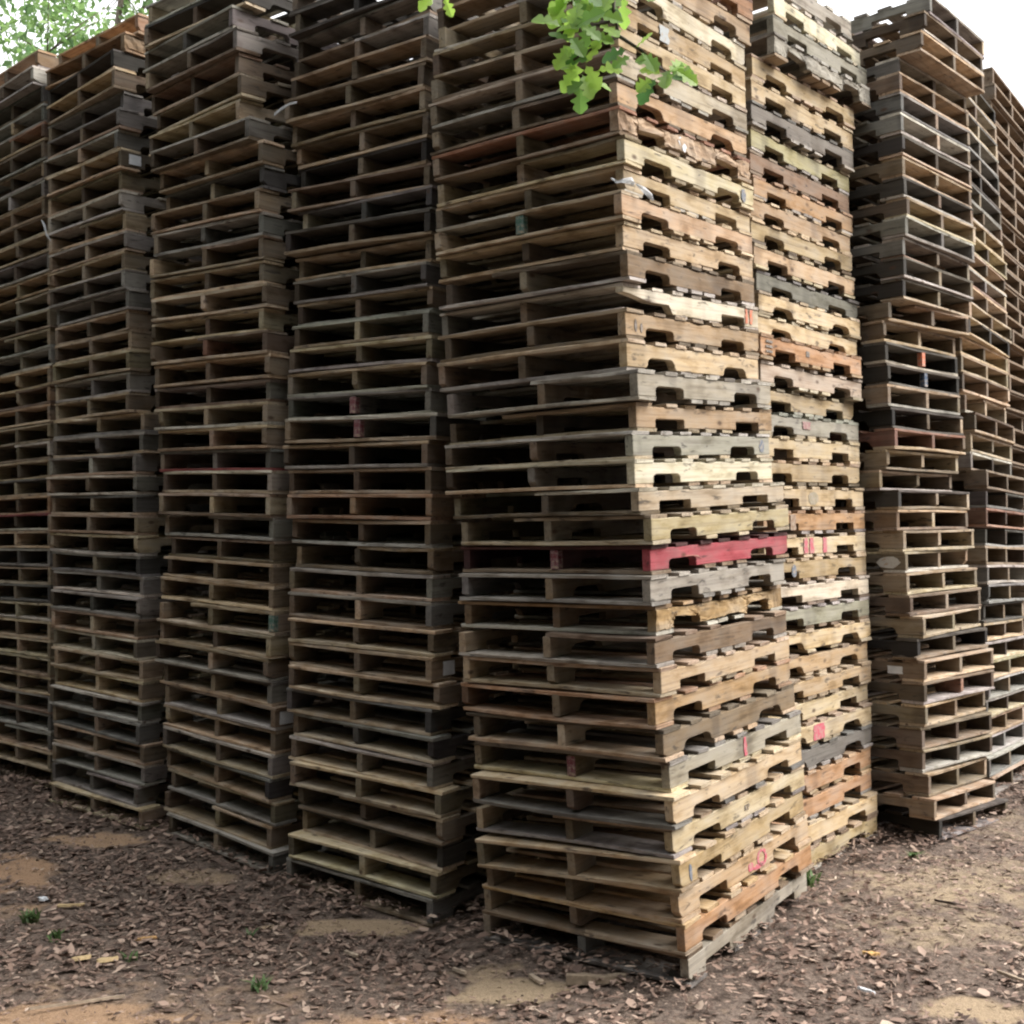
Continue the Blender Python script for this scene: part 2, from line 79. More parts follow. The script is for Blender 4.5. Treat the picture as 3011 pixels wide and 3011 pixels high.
def wood_material(name, stretch):
    m, nt, b, out = nodes_of(name)
    oi = N(nt, 'ShaderNodeObjectInfo'); tc = N(nt, 'ShaderNodeTexCoord')
    tint = N(nt, 'ShaderNodeAttribute', attribute_name='tint')
    off = nt.nodes.new('ShaderNodeCombineXYZ')
    for k, s in enumerate((37., 91., 53.)):
        nt.links.new(math_(nt, 'ADD', math_(nt, 'MULTIPLY', oi.outputs['Random'], s), math_(nt, 'MULTIPLY', tint.outputs['Fac'], 13.)), off.inputs[k])
    add = nt.nodes.new('ShaderNodeVectorMath'); add.operation = 'ADD'
    nt.links.new(tc.outputs['Object'], add.inputs[0]); nt.links.new(off.outputs[0], add.inputs[1])
    def mapped(sc):
        mp = N(nt, 'ShaderNodeMapping'); mp.inputs['Scale'].default_value = sc
        nt.links.new(add.outputs[0], mp.inputs[0]); return mp.outputs[0]
    lo, hi = 2.2, 60.
    g = (lo, hi, hi) if stretch == 'x' else (hi, lo, hi)
    grain = N(nt, 'ShaderNodeTexNoise', Scale=1.0, Detail=6.0, Roughness=.62, Distortion=.6)
    nt.links.new(mapped(g), grain.inputs['Vector'])
    blot = N(nt, 'ShaderNodeTexNoise', Scale=1.0, Detail=4.0, Roughness=.6)
    nt.links.new(mapped((5., 9., 14.)), blot.inputs['Vector'])
    streak = N(nt, 'ShaderNodeTexNoise', Scale=1.0, Detail=3.0, Roughness=.6, Distortion=.4)
    nt.links.new(mapped((9., 60., 34.) if stretch == 'x' else (60., 9., 34.)), streak.inputs['Vector'])
    knot = N(nt, 'ShaderNodeTexVoronoi', Scale=1.0); knot.inputs['Randomness'].default_value = 1.
    nt.links.new(mapped((4., 9., 8.) if stretch == 'x' else (9., 4., 8.)), knot.inputs['Vector'])
    # board tone: object colour, shifted per board towards weathered grey or a darker brown
    bw = nt.nodes.new('ShaderNodeRGBToBW'); nt.links.new(oi.outputs['Color'], bw.inputs[0])
    grey = nt.nodes.new('ShaderNodeCombineColor')
    for k, s in enumerate((.92, .90, .86)): nt.links.new(math_(nt, 'MULTIPLY', bw.outputs[0], s), grey.inputs[k])
    wfac = ramp(nt, blot.outputs[0], [(.38, (.03, .03, .03)), (.66, (.48, .48, .48))])
    col = mixc(nt, wfac, oi.outputs['Color'], grey.outputs[0])
    gv = ramp(nt, grain.outputs[0], [(.28, (.55, .52, .50)), (.50, (.95, .95, .95)), (.72, (1.12, 1.1, 1.06))])
    col = mixc(nt, .8, col, gv, 'MULTIPLY')
    bv = ramp(nt, blot.outputs[0], [(.30, (.52, .49, .46)), (.47, (.94, .93, .92)), (.6, (1.05, 1.04, 1.02)), (.8, (1.14, 1.11, 1.06))])
    col = mixc(nt, .9, col, bv, 'MULTIPLY')
    tv = ramp(nt, tint.outputs['Fac'], [(0., (.60, .58, .56)), (.5, (.98, .97, .95)), (1., (1.22, 1.18, 1.08))])
    col = mixc(nt, 1., col, tv, 'MULTIPLY')
    seg = N(nt, 'ShaderNodeTexNoise', Scale=1.0, Detail=1.5, Roughness=.4); nt.links.new(mapped((4.2, .6, .6) if stretch == 'x' else (.6, 4.2, .6)), seg.inputs['Vector'])
    col = mixc(nt, .85, col, ramp(nt, seg.outputs[0], [(.34, (.66, .65, .66)), (.40, (.98, .98, .98)), (.60, (1.02, 1.01, 1.)), (.66, (.80, .78, .75))]), 'MULTIPLY')
    sm = ramp(nt, streak.outputs[0], [(.60, (0, 0, 0)), (.70, (.72, .72, .72))])
    col = mixc(nt, sm, col, (.035, .030, .028))
    km = ramp(nt, knot.outputs['Distance'], [(.045, (.85, .85, .85)), (.12, (0, 0, 0))])
    col = mixc(nt, km, col, (.07, .04, .025))
    nt.links.new(col, b.inputs['Base Color'])
    bp = N(nt, 'ShaderNodeBump', Strength=.5, Distance=.004)
    nt.links.new(math_(nt, 'ADD', grain.outputs[0], math_(nt, 'MULTIPLY', streak.outputs[0], .5)), bp.inputs['Height'])
    nt.links.new(bp.outputs[0], b.inputs['Normal'])
    return m
WOOD_X = wood_material('pallet_wood_along_stringer', 'x')
WOOD_Y = wood_material('pallet_wood_along_board', 'y')

def flat_material(name, col, var=.25, rough=.8, scale=30.):
    m, nt, b, out = nodes_of(name)
    tc = N(nt, 'ShaderNodeTexCoord'); n = N(nt, 'ShaderNodeTexNoise', Scale=scale, Detail=5.)
    nt.links.new(tc.outputs['Object'], n.inputs['Vector'])
    c = ramp(nt, n.outputs[0], [(.3, tuple(v*(1-var) for v in col)), (.7, tuple(min(1, v*(1+var)) for v in col))])
    nt.links.new(c, b.inputs['Base Color']); b.inputs['Roughness'].default_value = rough
    return m
def paint_material(name, col):
    m, nt, b, out = nodes_of(name)
    tc = N(nt, 'ShaderNodeTexCoord'); n = N(nt, 'ShaderNodeTexNoise', Scale=45., Detail=6., Roughness=.7)
    nt.links.new(tc.outputs['Object'], n.inputs['Vector'])
    c = ramp(nt, n.outputs[0], [(.38, (.34, .26, .18)), (.47, tuple(v*.7+.10 for v in col)), (.56, col), (.75, tuple(v*1.1 for v in col))])
    nt.links.new(c, b.inputs['Base Color']); b.inputs['Roughness'].default_value = .75
    return m
def leafy(name, dark, light, trans=.45):
    m = bpy.data.materials.new(name); m.use_nodes = True; nt = m.node_tree; nt.nodes.clear()
    out = nt.nodes.new('ShaderNodeOutputMaterial')
    at = N(nt, 'ShaderNodeAttribute', attribute_name='tint')
    c = ramp(nt, at.outputs['Fac'], [(0, dark), (1, light)])
    d = N(nt, 'ShaderNodeBsdfDiffuse'); t = N(nt, 'ShaderNodeBsdfTranslucent'); g = N(nt, 'ShaderNodeBsdfGlossy', Roughness=.45)
    nt.links.new(c, d.inputs[0]); nt.links.new(c, t.inputs[0])
    mx = N(nt, 'ShaderNodeMixShader'); mx.inputs[0].default_value = trans
    nt.links.new(d.outputs[0], mx.inputs[1]); nt.links.new(t.outputs[0], mx.inputs[2])
    m2 = N(nt, 'ShaderNodeMixShader'); m2.inputs[0].default_value = .04
    nt.links.new(mx.outputs[0], m2.inputs[1]); nt.links.new(g.outputs[0], m2.inputs[2])
    nt.links.new(m2.outputs[0], out.inputs[0])
    return m

# ------------------------------------------------------------------ pallet meshes (shared, several variants of each part)
class MB:
    def __init__(s): s.v = []; s.f = []; s.t = []
    def board(s, x0, x1, y0, y1, z0, z1, along, tint, seg=6, warp=.002, chip=.0):
        """a sawn board: lengthwise segments, slight bow and worn corners, bevelled edges"""
        a0, a1 = (y0, y1) if along == 'y' else (x0, x1)
        c0, c1 = (x0, x1) if along == 'y' else (y0, y1)
        bow = random.uniform(-1, 1)*warp; skew = random.uniform(-1, 1)*.004; be = .0022
        prof = [(c0+be, z0), (c1-be, z0), (c1, z0+be), (c1, z1-be), (c1-be, z1), (c0+be, z1), (c0, z1-be), (c0, z0+be)]
        base = len(s.v)
        for i in range(seg+1):
            u = i/seg; a = a0+(a1-a0)*u
            zb = bow*math.sin(math.pi*u)
            for (c, z) in prof:
                cc = c+skew*(u-.5)*2+random.uniform(-.0022, .0022)
                zz = z+zb+random.uniform(-.0010, .0010)
                aa = a
                if i in (0, seg): aa = a+random.uniform(-.0025, .0025)
                s.v.append((cc, aa, zz) if along == 'y' else (aa, cc, zz))
        n = 8
        for i in range(seg):
            for k in range(n):
                q = [base+i*n+k, base+i*n+(k+1) % n, base+(i+1)*n+(k+1) % n, base+(i+1)*n+k]
                s.f.append(q if along == 'x' else q[::-1]); s.t.append(tint)
        e0 = [base+k for k in range(n)]; e1 = [base+seg*n+k for k in range(n)]
        s.f.append(e0[::-1] if along == 'x' else e0); s.t.append(tint*.8)
        s.f.append(e1 if along == 'x' else e1[::-1]); s.t.append(tint*.8)
    def mesh(s, name, mat):
        me = mesh_from(name, s.v, s.f, mat)
        bm = bmesh.new(); bm.from_mesh(me); bmesh.ops.recalc_face_normals(bm, faces=bm.faces[:]); bm.to_mesh(me); bm.free()
        a = me.attributes.new('tint', 'FLOAT', 'FACE'); a.data.foreach_set('value', s.t)
        return me
def tint(): return min(1, max(0, random.gauss(.52, .22)))
def top_deck(k):
    mb = MB(); n = random.choice((6, 7, 7, 7)); W0 = random.uniform(.125, .145); W1 = random.uniform(.125, .145)
    z0, z1 = PH-.0170, PH-.0005
    xs = [(0.0, W0), (PL-W1, PL)]; inner = n-2; span = PL-W0-W1; w = random.uniform(.085, .105)
    gap = (span-inner*w)/(inner+1)
    for i in range(inner):
        if k % 5 == 4 and i == inner//2: continue      # a missing board
        a = W0+gap*(i+1)+w*i+random.uniform(-.012, .012); xs.append((a, a+w))
    for i, (a, b) in enumerate(xs):
        e = random.uniform(-.006, .007)
        if i == 0 and k % 6 == 3: e = -PW*random.uniform(.28, .5)
        mb.board(a+random.uniform(-.004, .004)*(i > 1), b, -.001+random.uniform(-.007, .004), PW+e, z0, z1-random.uniform(0, .0015), 'y', tint(), warp=(.008 if k % 4 == 1 else .004) if i < 2 else .003)
    return mb.mesh('top_deck', WOOD_Y)
def bottom_deck(k):
    mb = MB(); z0, z1 = .0006, .0170
    xs = [(0.0, random.uniform(.13, .15)), (PL-random.uniform(.13, .15), PL)]
    n = random.choice((3, 3, 3, 2)); w = random.uniform(.088, .11); a0, a1 = .42, .80; gap = (a1-a0-n*w)/max(1, n-1)
    for i in range(n):
        a = a0+(w+gap)*i+random.uniform(-.012, .012); xs.append((a, a+w))
    for i, (a, b) in enumerate(xs):
        mb.board(a, b, -.001+random.uniform(-.008, .005), PW+random.uniform(-.008, .008), z0+random.uniform(0, .001), z1, 'y', tint(), warp=(.008 if k % 4 == 1 else .004) if i < 2 else .003)
    return mb.mesh('bottom_deck', WOOD_Y)
def stringer(k, kind='plain'):
    """one notched runner: two fork notches in its lower edge, length along x, thickness along y (centred)"""
    zb, zt, th = .0178, PH-.0178, .038
    n1 = .150+random.uniform(-.012, .012); nw = .225+random.uniform(-.012, .012); nd = random.uniform(.036, .043)
    n2 = PL-.150-nw+random.uniform(-.012, .012)
    style = random.choice((0, 0, 1, 1, 2))
    def notch(a, w):
        r = (.030, .012, .045)[style]; r2 = (.018, .008, .03)[style]
        top = zb+nd; pts = [(a, zb)]
        if style == 2: pts = [(a-.012, zb)]
        for i in range(5):
            t = math.pi/2*i/4
            pts.append((a+r-r*math.cos(t), top-r2+r2*math.sin(t)))
        for i in range(5):
            t = math.pi/2*i/4
            pts.append((a+w-r+r*math.sin(t), top-r2+r2*math.cos(t)))
        pts.append((a+w+(.012 if style == 2 else 0), zb))
        return pts
    low = [(0, zb), (.05, zb), (.10, zb)]+notch(n1, nw)
    m0, m1 = n1+nw, n2
    low += [(m0+(m1-m0)*t, zb) for t in (.2, .4, .6, .8)]+notch(n2, nw)+[(PL-.1, zb), (PL-.05, zb), (PL, zb)]
    hi = [(PL*(1-i/16), zt) for i in range(17)]
    if kind == 'split':      # the foot of one end has split away along the grain
        low = [(0, zt-.026), (.06, zt-.030), (.13, zt-.040), (.20, zt-.052), (.27, zb+nd), (n1+nw-.02, zb+nd), (n1+nw+.01, zb)] + [p for p in low if p[0] > n1+nw+.02]
    if kind == 'rough':      # badly splintered: ragged lower and upper edges
        low = [(x, z+(random.uniform(-.004, .016) if .02 < x < PL-.02 else 0)) for x, z in low]
        hi = [(x, z-(random.uniform(0, .016) if .02 < x < PL-.02 else 0)) for x, z in hi]
    if kind == 'plain' and random.random() < .45:      # a broken lower corner
        c = random.uniform(.012, .035); d = random.uniform(.006, .028)
        low = [(0, zb+d), (c*.5, zb+d*.55), (c, zb+.002)]+[p for p in low if p[0] > c+.004] if random.random() < .5 else [p for p in low if p[0] < PL-c-.004]+[(PL-c, zb+.002), (PL-c*.4, zb+d*.6), (PL, zb+d)]
    if kind == 'plain' and random.random() < .4:       # a bite out of the upper edge
        q = random.randrange(2, 14); hi[q] = (hi[q][0], zt-random.uniform(.004, .013))
    if kind == 'plain' and random.random() < .4:       # splintered lip beside a notch
        q = random.randrange(3, len(low)-3); low[q] = (low[q][0], low[q][1]+random.uniform(.002, .009))
    prof = low+hi
    prof = [(x+random.uniform(-.0008, .0008), z+(random.uniform(-.001, .0006) if abs(z-zt) < 1e-6 else random.uniform(-.0004, .0012))) for x, z in prof]
    bm = bmesh.new(); wob = random.uniform(0, 6)
    f = bm.faces.new([bm.verts.new((x, -th/2, z)) for x, z in prof])
    r = bmesh.ops.extrude_face_region(bm, geom=[f])
    for v in r['geom']:
        if isinstance(v, bmesh.types.BMVert): v.co.y += th
    bmesh.ops.recalc_face_normals(bm, faces=bm.faces[:])
    ed = [e for e in bm.edges if abs(e.verts[0].co.y-e.verts[1].co.y) < 1e-6]
    bmesh.ops.bevel(bm, geom=ed, offset=.0022, segments=1, affect='EDGES', clamp_overlap=True)
    big = [fc for fc in bm.faces if len(fc.verts) > 4]
    bmesh.ops.triangulate(bm, faces=big)
    if kind == 'rough':
        bmesh.ops.subdivide_edges(bm, edges=bm.edges[:], cuts=2, use_grid_fill=True)
        for v in bm.verts: v.co.y += random.uniform(-.0045, .0045); v.co.z += random.uniform(-.003, .003)
    for v in bm.verts: v.co.y += .0016*math.sin(v.co.x*4+wob)
    me = bpy.data.meshes.new('stringer'); bm.to_mesh(me); bm.free(); me.materials.append(WOOD_X)
    a = me.attributes.new('tint', 'FLOAT', 'FACE'); a.data.foreach_set('value', [.52]*len(me.polygons))
    return me
TOPS = [top_deck(k) for k in range(24)]; BOTS = [bottom_deck(k) for k in range(24)]
STRS = [stringer(k) for k in range(36)]; SPLIT = stringer(0, 'split'); ROUGH = [stringer(k, 'rough') for k in (0, 1)]

# wood tones (linear base colours of the timber or paint itself)
TONE = {'pale': (.48, .37, .24), 'cream': (.51, .41, .265), 'tan': (.40, .29, .18), 'orange': (.43, .265, .145), 'peach': (.46, .335, .215),
        'brown': (.225, .160, .105), 'grey': (.31, .29, .265), 'slate': (.165, .160, .152), 'dark': (.080, .070, .060), 'red': (.40, .075, .105), 'maroon': (.085, .032, .032), 'oldred': (.24, .055, .06),
        'pinkish': (.42, .355, .285), 'whitish': (.56, .505, .435), 'olive': (.37, .30, .18), 'rust': (.31, .15, .095)}
WORD = {'pale': 'pale', 'cream': 'cream', 'tan': 'tan', 'orange': 'orange tan', 'peach': 'peach coloured', 'brown': 'brown', 'grey': 'grey weathered',
        'slate': 'dark grey', 'dark': 'blackened', 'red': 'red painted', 'pinkish': 'pinkish grey', 'whitish': 'whitish', 'olive': 'yellowish', 'rust': 'reddish brown'}
COL = {
 'E': 'grey orange peach tan cream cream grey brown orange pale brown orange grey red pale pinkish whitish grey tan grey cream tan whitish brown pale peach pale cream peach tan pinkish pale tan whitish tan rust',
 'F': 'tan pale orange orange slate pale cream tan tan pale grey whitish tan cream orange cream tan pale grey olive pinkish orange cream cream slate pale tan tan orange brown olive slate peach tan grey grey whitish grey',
 'G': 'dark tan brown brown brown tan brown tan dark pale brown tan tan tan orange dark tan tan rust dark tan dark dark brown tan dark dark grey grey brown dark tan dark grey slate brown grey peach brown grey',
 'H': 'tan grey grey tan grey grey olive grey tan dark slate grey tan dark rust dark brown grey tan brown tan brown tan tan dark tan tan grey tan pale tan grey slate dark slate grey slate grey dark',
 'D': 'grey olive dark pale cream grey slate slate pale tan tan grey grey tan tan orange brown tan grey grey olive olive grey tan grey cream dark slate brown dark brown tan brown tan grey grey dark dark',
 'C': 'grey tan olive slate grey tan brown grey tan pale cream tan tan brown grey cream whitish grey pale pale grey tan brown cream pale pale tan grey tan slate tan grey cream brown brown grey grey dark grey',
 'B': 'cream grey grey tan slate grey tan pale pinkish tan grey grey slate cream cream slate whitish grey grey pale tan grey olive tan tan grey grey tan grey olive whitish olive tan grey grey grey tan dark orange orange',
 'A': 'olive pale grey grey grey tan cream pale cream cream slate pale grey pale grey orange grey tan whitish pale tan orange tan grey pale olive cream tan grey tan brown tan grey tan brown rust grey slate whitish orange'}
COL = {k: v.split() for k, v in COL.items()}
STACK = {'A': 'stack at the left edge', 'B': 'second stack from left', 'C': 'third stack from left',
         'D': 'fourth stack from left', 'E': 'near corner stack', 'F': 'stack behind the corner stack',
         'G': 'shaded stack jutting out right', 'H': 'rightmost stack'}
ORD = ('lowest second third fourth fifth sixth seventh eighth ninth tenth eleventh twelfth thirteenth fourteenth fifteenth sixteenth seventeenth eighteenth nineteenth twentieth').split()
def ordinal(n):
    if n <= 20: return ORD[n-1]
    t = {2: 'twenty', 3: 'thirty', 4: 'forty'}[n//10]
    return {2: 'twentieth', 3: 'thirtieth', 4: 'fortieth'}[n//10] if n % 10 == 0 else t+'-'+('first second third fourth fifth sixth seventh eighth ninth'.split())[n % 10-1]
# what marks single pallets: (stack, level) -> extra words
EXTRA = {('E', 14): 'with a bright painted side board', ('E', 12): 'with a badly splintered side board', ('E', 23): 'with its end split away',
         ('E', 3): 'with a sprayed red circle', ('E', 7): 'with one red stripe', ('E', 5): 'with faint stamped letters', ('E', 4): 'with a small blue stamp',
         ('F', 14): 'with three red stripes', ('F', 6): 'with a red paint patch', ('F', 35): 'broken and jutting out', ('F', 36): 'jutting out over the stack',
         ('F', 13): 'with a round blue stamp', ('E', 18): 'with a blue stamp near its end', ('E', 28): 'with a blue stamp near its end',
         ('G', 23): 'with an orange paint mark', ('G', 8): 'with a white paper sticker', ('G', 38): 'shoved out sideways', ('G', 39): 'shoved out sideways', ('G', 40): 'shoved out sideways on top',
         ('B', 39): 'shoved sideways near the top', ('B', 40): 'topmost of its stack', ('A', 40): 'topmost of its stack', ('C', 18): 'with a red lower board', ('A', 15): 'with a red deck edge',
         ('B', 33): 'with a white label', ('D', 10): 'with a white label', ('C', 7): 'with a pale label', ('D', 19): 'with a red middle block end', ('D', 20): 'with a red middle block end',
         ('F', 22): 'with rows of stencilled marks', ('F', 19): 'with a faded red stamp', ('E', 22): 'with dark end scribbles', ('G', 13): 'with a white paint splash', ('H', 16): 'with a blue lower edge',
         ('E', 26): 'with plastic scrap on its corner', ('E', 29): 'with a crumbled middle', ('G', 1): 'resting on the ground', ('E', 1): 'resting on the ground'}
def tone_var(c, s=.10):
    k = random.gauss(1, s); return tuple(max(.02, v*k*random.gauss(1, .035)) for v in c)

ROOTS = {}
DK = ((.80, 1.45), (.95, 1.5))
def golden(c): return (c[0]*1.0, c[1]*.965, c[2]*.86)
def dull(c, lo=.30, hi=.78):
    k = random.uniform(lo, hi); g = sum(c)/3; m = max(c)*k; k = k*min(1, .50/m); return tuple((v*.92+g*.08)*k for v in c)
def frame(st, lv):
    """near bottom corner and axes of one pallet from its measured pose"""
    x, y, z, yaw, ta, tb, dz = lv
    rd = Vector((math.sin(yaw), math.cos(yaw), tb)); ld = Vector((-math.cos(yaw), math.sin(yaw), ta))
    if st in 'GH': X, Y = ld.normalized(), None; Y = (-rd)
    else: X, Y = rd.normalized(), ld
    Z = X.cross(Y).normalized(); Y = Z.cross(X)
    return Vector((x, y, z+EYE)), rd, ld, X, Y, Z, dz
KY = {'E': 1.022}
def pose(st, lv, k):
    P, rd, ld, X, Y, Z, dz = frame(st, lv)
    if st in 'GH': base = P+ld.normalized()*PL*k*.5+rd.normalized()*PW*k*.5-Z*dz
    else: base = P+rd.normalized()*PL*k*.5+ld.normalized()*PW*k*KY.get(st, 1)*.5-Z*dz
    M = Matrix((X, Y, Z)).transposed().to_4x4(); M.translation = base
    return M, (k, k*KY.get(st, 1), dz/PH)
def shade(o, c): o.color = (*c, 1)
PROTO = {}
def part(name, me, root, x, y, flip=False):
    o = bpy.data.objects.new(name, me); link(o, root); o.location = (x, y, 0)
    return o
def build_pallet(st, i, lv, k):
    root = empty('pallet'); M, s = pose(st, lv, k); root.matrix_world = M @ Matrix.Diagonal((*s, 1))
    tone = COL[st][i-1]; base = TONE[tone]
    if (st, i) in PART_TONE: ptone = PART_TONE[(st, i)]
    else: ptone = {}
    dk = random.uniform(.8, 1.05)
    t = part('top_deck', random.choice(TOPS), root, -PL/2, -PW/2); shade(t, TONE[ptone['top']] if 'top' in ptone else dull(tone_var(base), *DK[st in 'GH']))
    b = part('bottom_deck', random.choice(BOTS), root, -PL/2, -PW/2)
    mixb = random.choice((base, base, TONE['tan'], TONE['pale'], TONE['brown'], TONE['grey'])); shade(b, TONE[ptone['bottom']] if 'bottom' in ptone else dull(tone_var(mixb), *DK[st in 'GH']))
    strs = []
    for j, y in enumerate((-PW/2+.019, random.uniform(-.03, .03), PW/2-.019-(random.uniform(.01, .045) if st not in 'GH' and random.random() < .3 else 0))):
        me = random.choice(STRS)
        if j == 0 and (st, i) == ('E', 23): me = SPLIT
        if j == 0 and (st, i) in (('E', 12), ('F', 35)): me = ROUGH[0]
        if j == 0 and (st, i) in (('E', 29), ('B', 39)): me = ROUGH[1]
        o = part('stringer', me, root, -PL/2, y); strs.append(o)
        if j == (2 if st in 'GH' else 0): shade(o, golden(tone_var(base, .05)) if st in 'EF' else dull(tone_var(base, .06)))
        elif j == 1 and 'mid' in ptone: shade(o, TONE[ptone['mid']])
        else: shade(o, dull(tone_var(random.choice((base, TONE['pale'], TONE['brown'], TONE['tan'])), .15), .35, random.choice((.6, .8, 1.15))) if tone != 'red' else TONE['maroon'])  # runners away from the lit side darkened, standing in for shade inside the bays
    ex = EXTRA.get((st, i)); lab = WORD[tone]+' wooden pallet'
    lab = f'{lab}, {ordinal(i)} from the ground in the {STACK[st]}' if not ex else f'{WORD[tone]} pallet {ex}, {ordinal(i)} up, {STACK[st]}'
    assert len(lab.split()) <= 16, lab
    tag(root, lab, 'pallet', 'wooden pallets stacked in tall columns')
    ROOTS[(st, i)] = (root, strs, t, b)
    return root
PART_TONE = {('C', 18): {'bottom': 'oldred'}, ('A', 15): {'top': 'oldred'}, ('H', 16): {'bottom': 'slate'},
             ('E', 14): {'top': 'maroon', 'bottom': 'brown'}, ('E', 6): {'bottom': 'slate'}, ('C', 23): {'mid': 'rust'}, ('G', 7): {'mid': 'rust'}, ('E', 1): {'top': 'brown'}, ('E', 29): {'top': 'rust'}}
for st in 'ABCDEFGH':
    S = DATA['st'][st]
    for i, lv in enumerate(S['lv'], 1): build_pallet(st, i, lv, S['k'])

# ------------------------------------------------------------------ paint, stamps and stickers on the runners (parts of their stringer)
def sheet(name, polys, mat, parent, y, axis='y'):
    """thin irregular paint film on the outer face of a stringer; polys in (x, z) of the stringer"""
    v = []; f = []
    for p in polys:
        b = len(v)
        for (x, z) in p: v.append((x, y, z))
        for (x, z) in p: v.append((x, y+.0012, z))
        n = len(p); f.append([b+q for q in range(n)]); f.append([b+n+q for q in range(n)][::-1])
        for q in range(n): f.append([b+q, b+(q+1) % n, b+n+(q+1) % n, b+n+q])
    me = mesh_from(name, v, f, mat); o = bpy.data.objects.new(name, me); return link(o, parent)
RED = paint_material('red_spray_paint', (.43, .085, .11)); BLUE = paint_material('blue_stamp_ink', (.12, .135, .16)); INK = paint_material('dark_stamp_ink', (.13, .105, .085))
WHITE = flat_material('white_paper', (.62, .64, .66), .12, .6); ORANGE = paint_material('orange_paint', (.50, .14, .06)); GREENP = paint_material('green_paint', (.05, .12, .09))
BLUEP = paint_material('blue_paint', (.03, .055, .10)); MAROON = paint_material('dark_red_paint', (.14, .028, .036))
def rag(x0, x1, z0, z1, n=6, j=.004):
    r = lambda: random.uniform(-j, j)
    L = [(x0+r(), z0+(z1-z0)*q/n) for q in range(n+1)]; Rr = [(x1+r(), z1+(z0-z1)*q/n) for q in range(n+1)]
    return L+Rr
def disc(x, z, rx, rz, n=16, j=.08): return [(x+rx*math.cos(a)*(1+random.uniform(-j, j)), z+rz*math.sin(a)*(1+random.uniform(-j, j))) for a in [q*2*math.pi/n for q in range(n)]]
def ring(x, z, rx, rz, w, n=18):
    out = []
    for q in range(n):
        a, b = 2*math.pi*q/n, 2*math.pi*(q+1)/n
        out.append([(x+(rx-w)*math.cos(a), z+(rz-w*.6)*math.sin(a)), (x+rx*math.cos(a), z+rz*math.sin(a)), (x+rx*math.cos(b), z+rz*math.sin(b)), (x+(rx-w)*math.cos(b), z+(rz-w*.6)*math.sin(b))])
    return out
ZB, ZT, OUT = .022, .105, -.0225
def mark(st, i, polys, mat, name='paint_mark', whole=False):
    for p in ([polys] if whole else [[q] for q in polys]): sheet(name, p, mat, ROOTS[(st, i)][1][0], OUT)
mark('E', 3, ring(.72, .062, .048, .038, .020), RED, whole=True); mark('E', 3, [disc(.610, .050, .026, .020, j=.2)], RED); mark('E', 3, [disc(.685, .036, .05, .012, j=.2)], RED)
mark('E', 14, [[(.25, .0655), (.31, .0665), (.37, .062), (.385, .050), (.40, .041), (.375, .056), (.33, .0635)]], flat_material('bare_wood', (.40, .24, .17), .25), 'bare_wood_scuff')
mark('E', 7, [rag(.63, .655, ZB, ZT)], RED)
mark('F', 6, [rag(.47, .60, ZB, ZT, j=.008)], RED)
mark('F', 14, [rag(.43, .475, ZB, ZT), rag(.50, .545, ZB, ZT, j=.007), rag(.66, .705, ZB, ZT)], RED)
mark('E', 23, [rag(1.075, 1.10, ZB+.01, ZT, j=.006), rag(1.125, 1.15, ZB+.01, ZT, j=.006)], ORANGE)
mark('F', 19, [rag(.49, .58, ZB+.03, ZT-.012, j=.010)], paint_material('faded_red_stamp', (.26, .13, .12)))
for st, i, x in (('E', 28, 1.10), ('E', 18, 1.135), ('F', 13, .31), ('E', 4, .085)):
    mark(st, i, [disc(x, .060, .026 if st != 'E' or i != 4 else .012, .034, j=.10)], BLUE, 'stamp')
mark('F', 15, [rag(.28, .345, ZB, ZT)], paint_material('nail_plate_stain', (.22, .14, .085)), 'stain')
mark('F', 16, [disc(.56, .062, .06, .036), disc(.09, .062, .055, .036)], paint_material('dark_knot_stain', (.24, .20, .13)), 'stain')
mark('E', 33, [rag(.345, .42, ZB+.005, ZT-.005, j=.01)], paint_material('grey_stamp_ink', (.34, .36, .36)), 'stamp')
mark('E', 29, [disc(.52, .075, .022, .022), disc(.55, .05, .018, .02)], WHITE, 'tape_scrap')
for dx in (0, .045, .09): mark('F', 22, [rag(.05+dx*0, .12, .034+dx*.55, .046+dx*.55, j=.003)], INK, 'stencil')
mark('F', 22, [rag(.50, .54, .055, .085)], INK, 'stencil')
mark('E', 22, [disc(.075, .06, .010, .026), disc(.12, .052, .010, .02)], INK, 'stencil')
# two stamped letters on the cream runner low in the corner stack
def letters(txt, size, parent, x, z, mat):
    cu = bpy.data.curves.new('stamp', 'FONT'); cu.body = txt; cu.size = size; cu.extrude = .0006
    tmp = bpy.data.objects.new('stamp', cu); C.objects.link(tmp)
    dg = bpy.context.evaluated_depsgraph_get(); me = bpy.data.meshes.new_from_object(tmp.evaluated_get(dg))
    C.objects.unlink(tmp); bpy.data.objects.remove(tmp)
    me.materials.clear(); me.materials.append(mat)
    o = bpy.data.objects.new('stamp', me); link(o, parent); o.rotation_euler = (math.pi/2, 0, 0); o.location = (x, OUT, z); return o
letters('KP', .040, ROOTS[('E', 5)][1][0], .60, .045, INK)
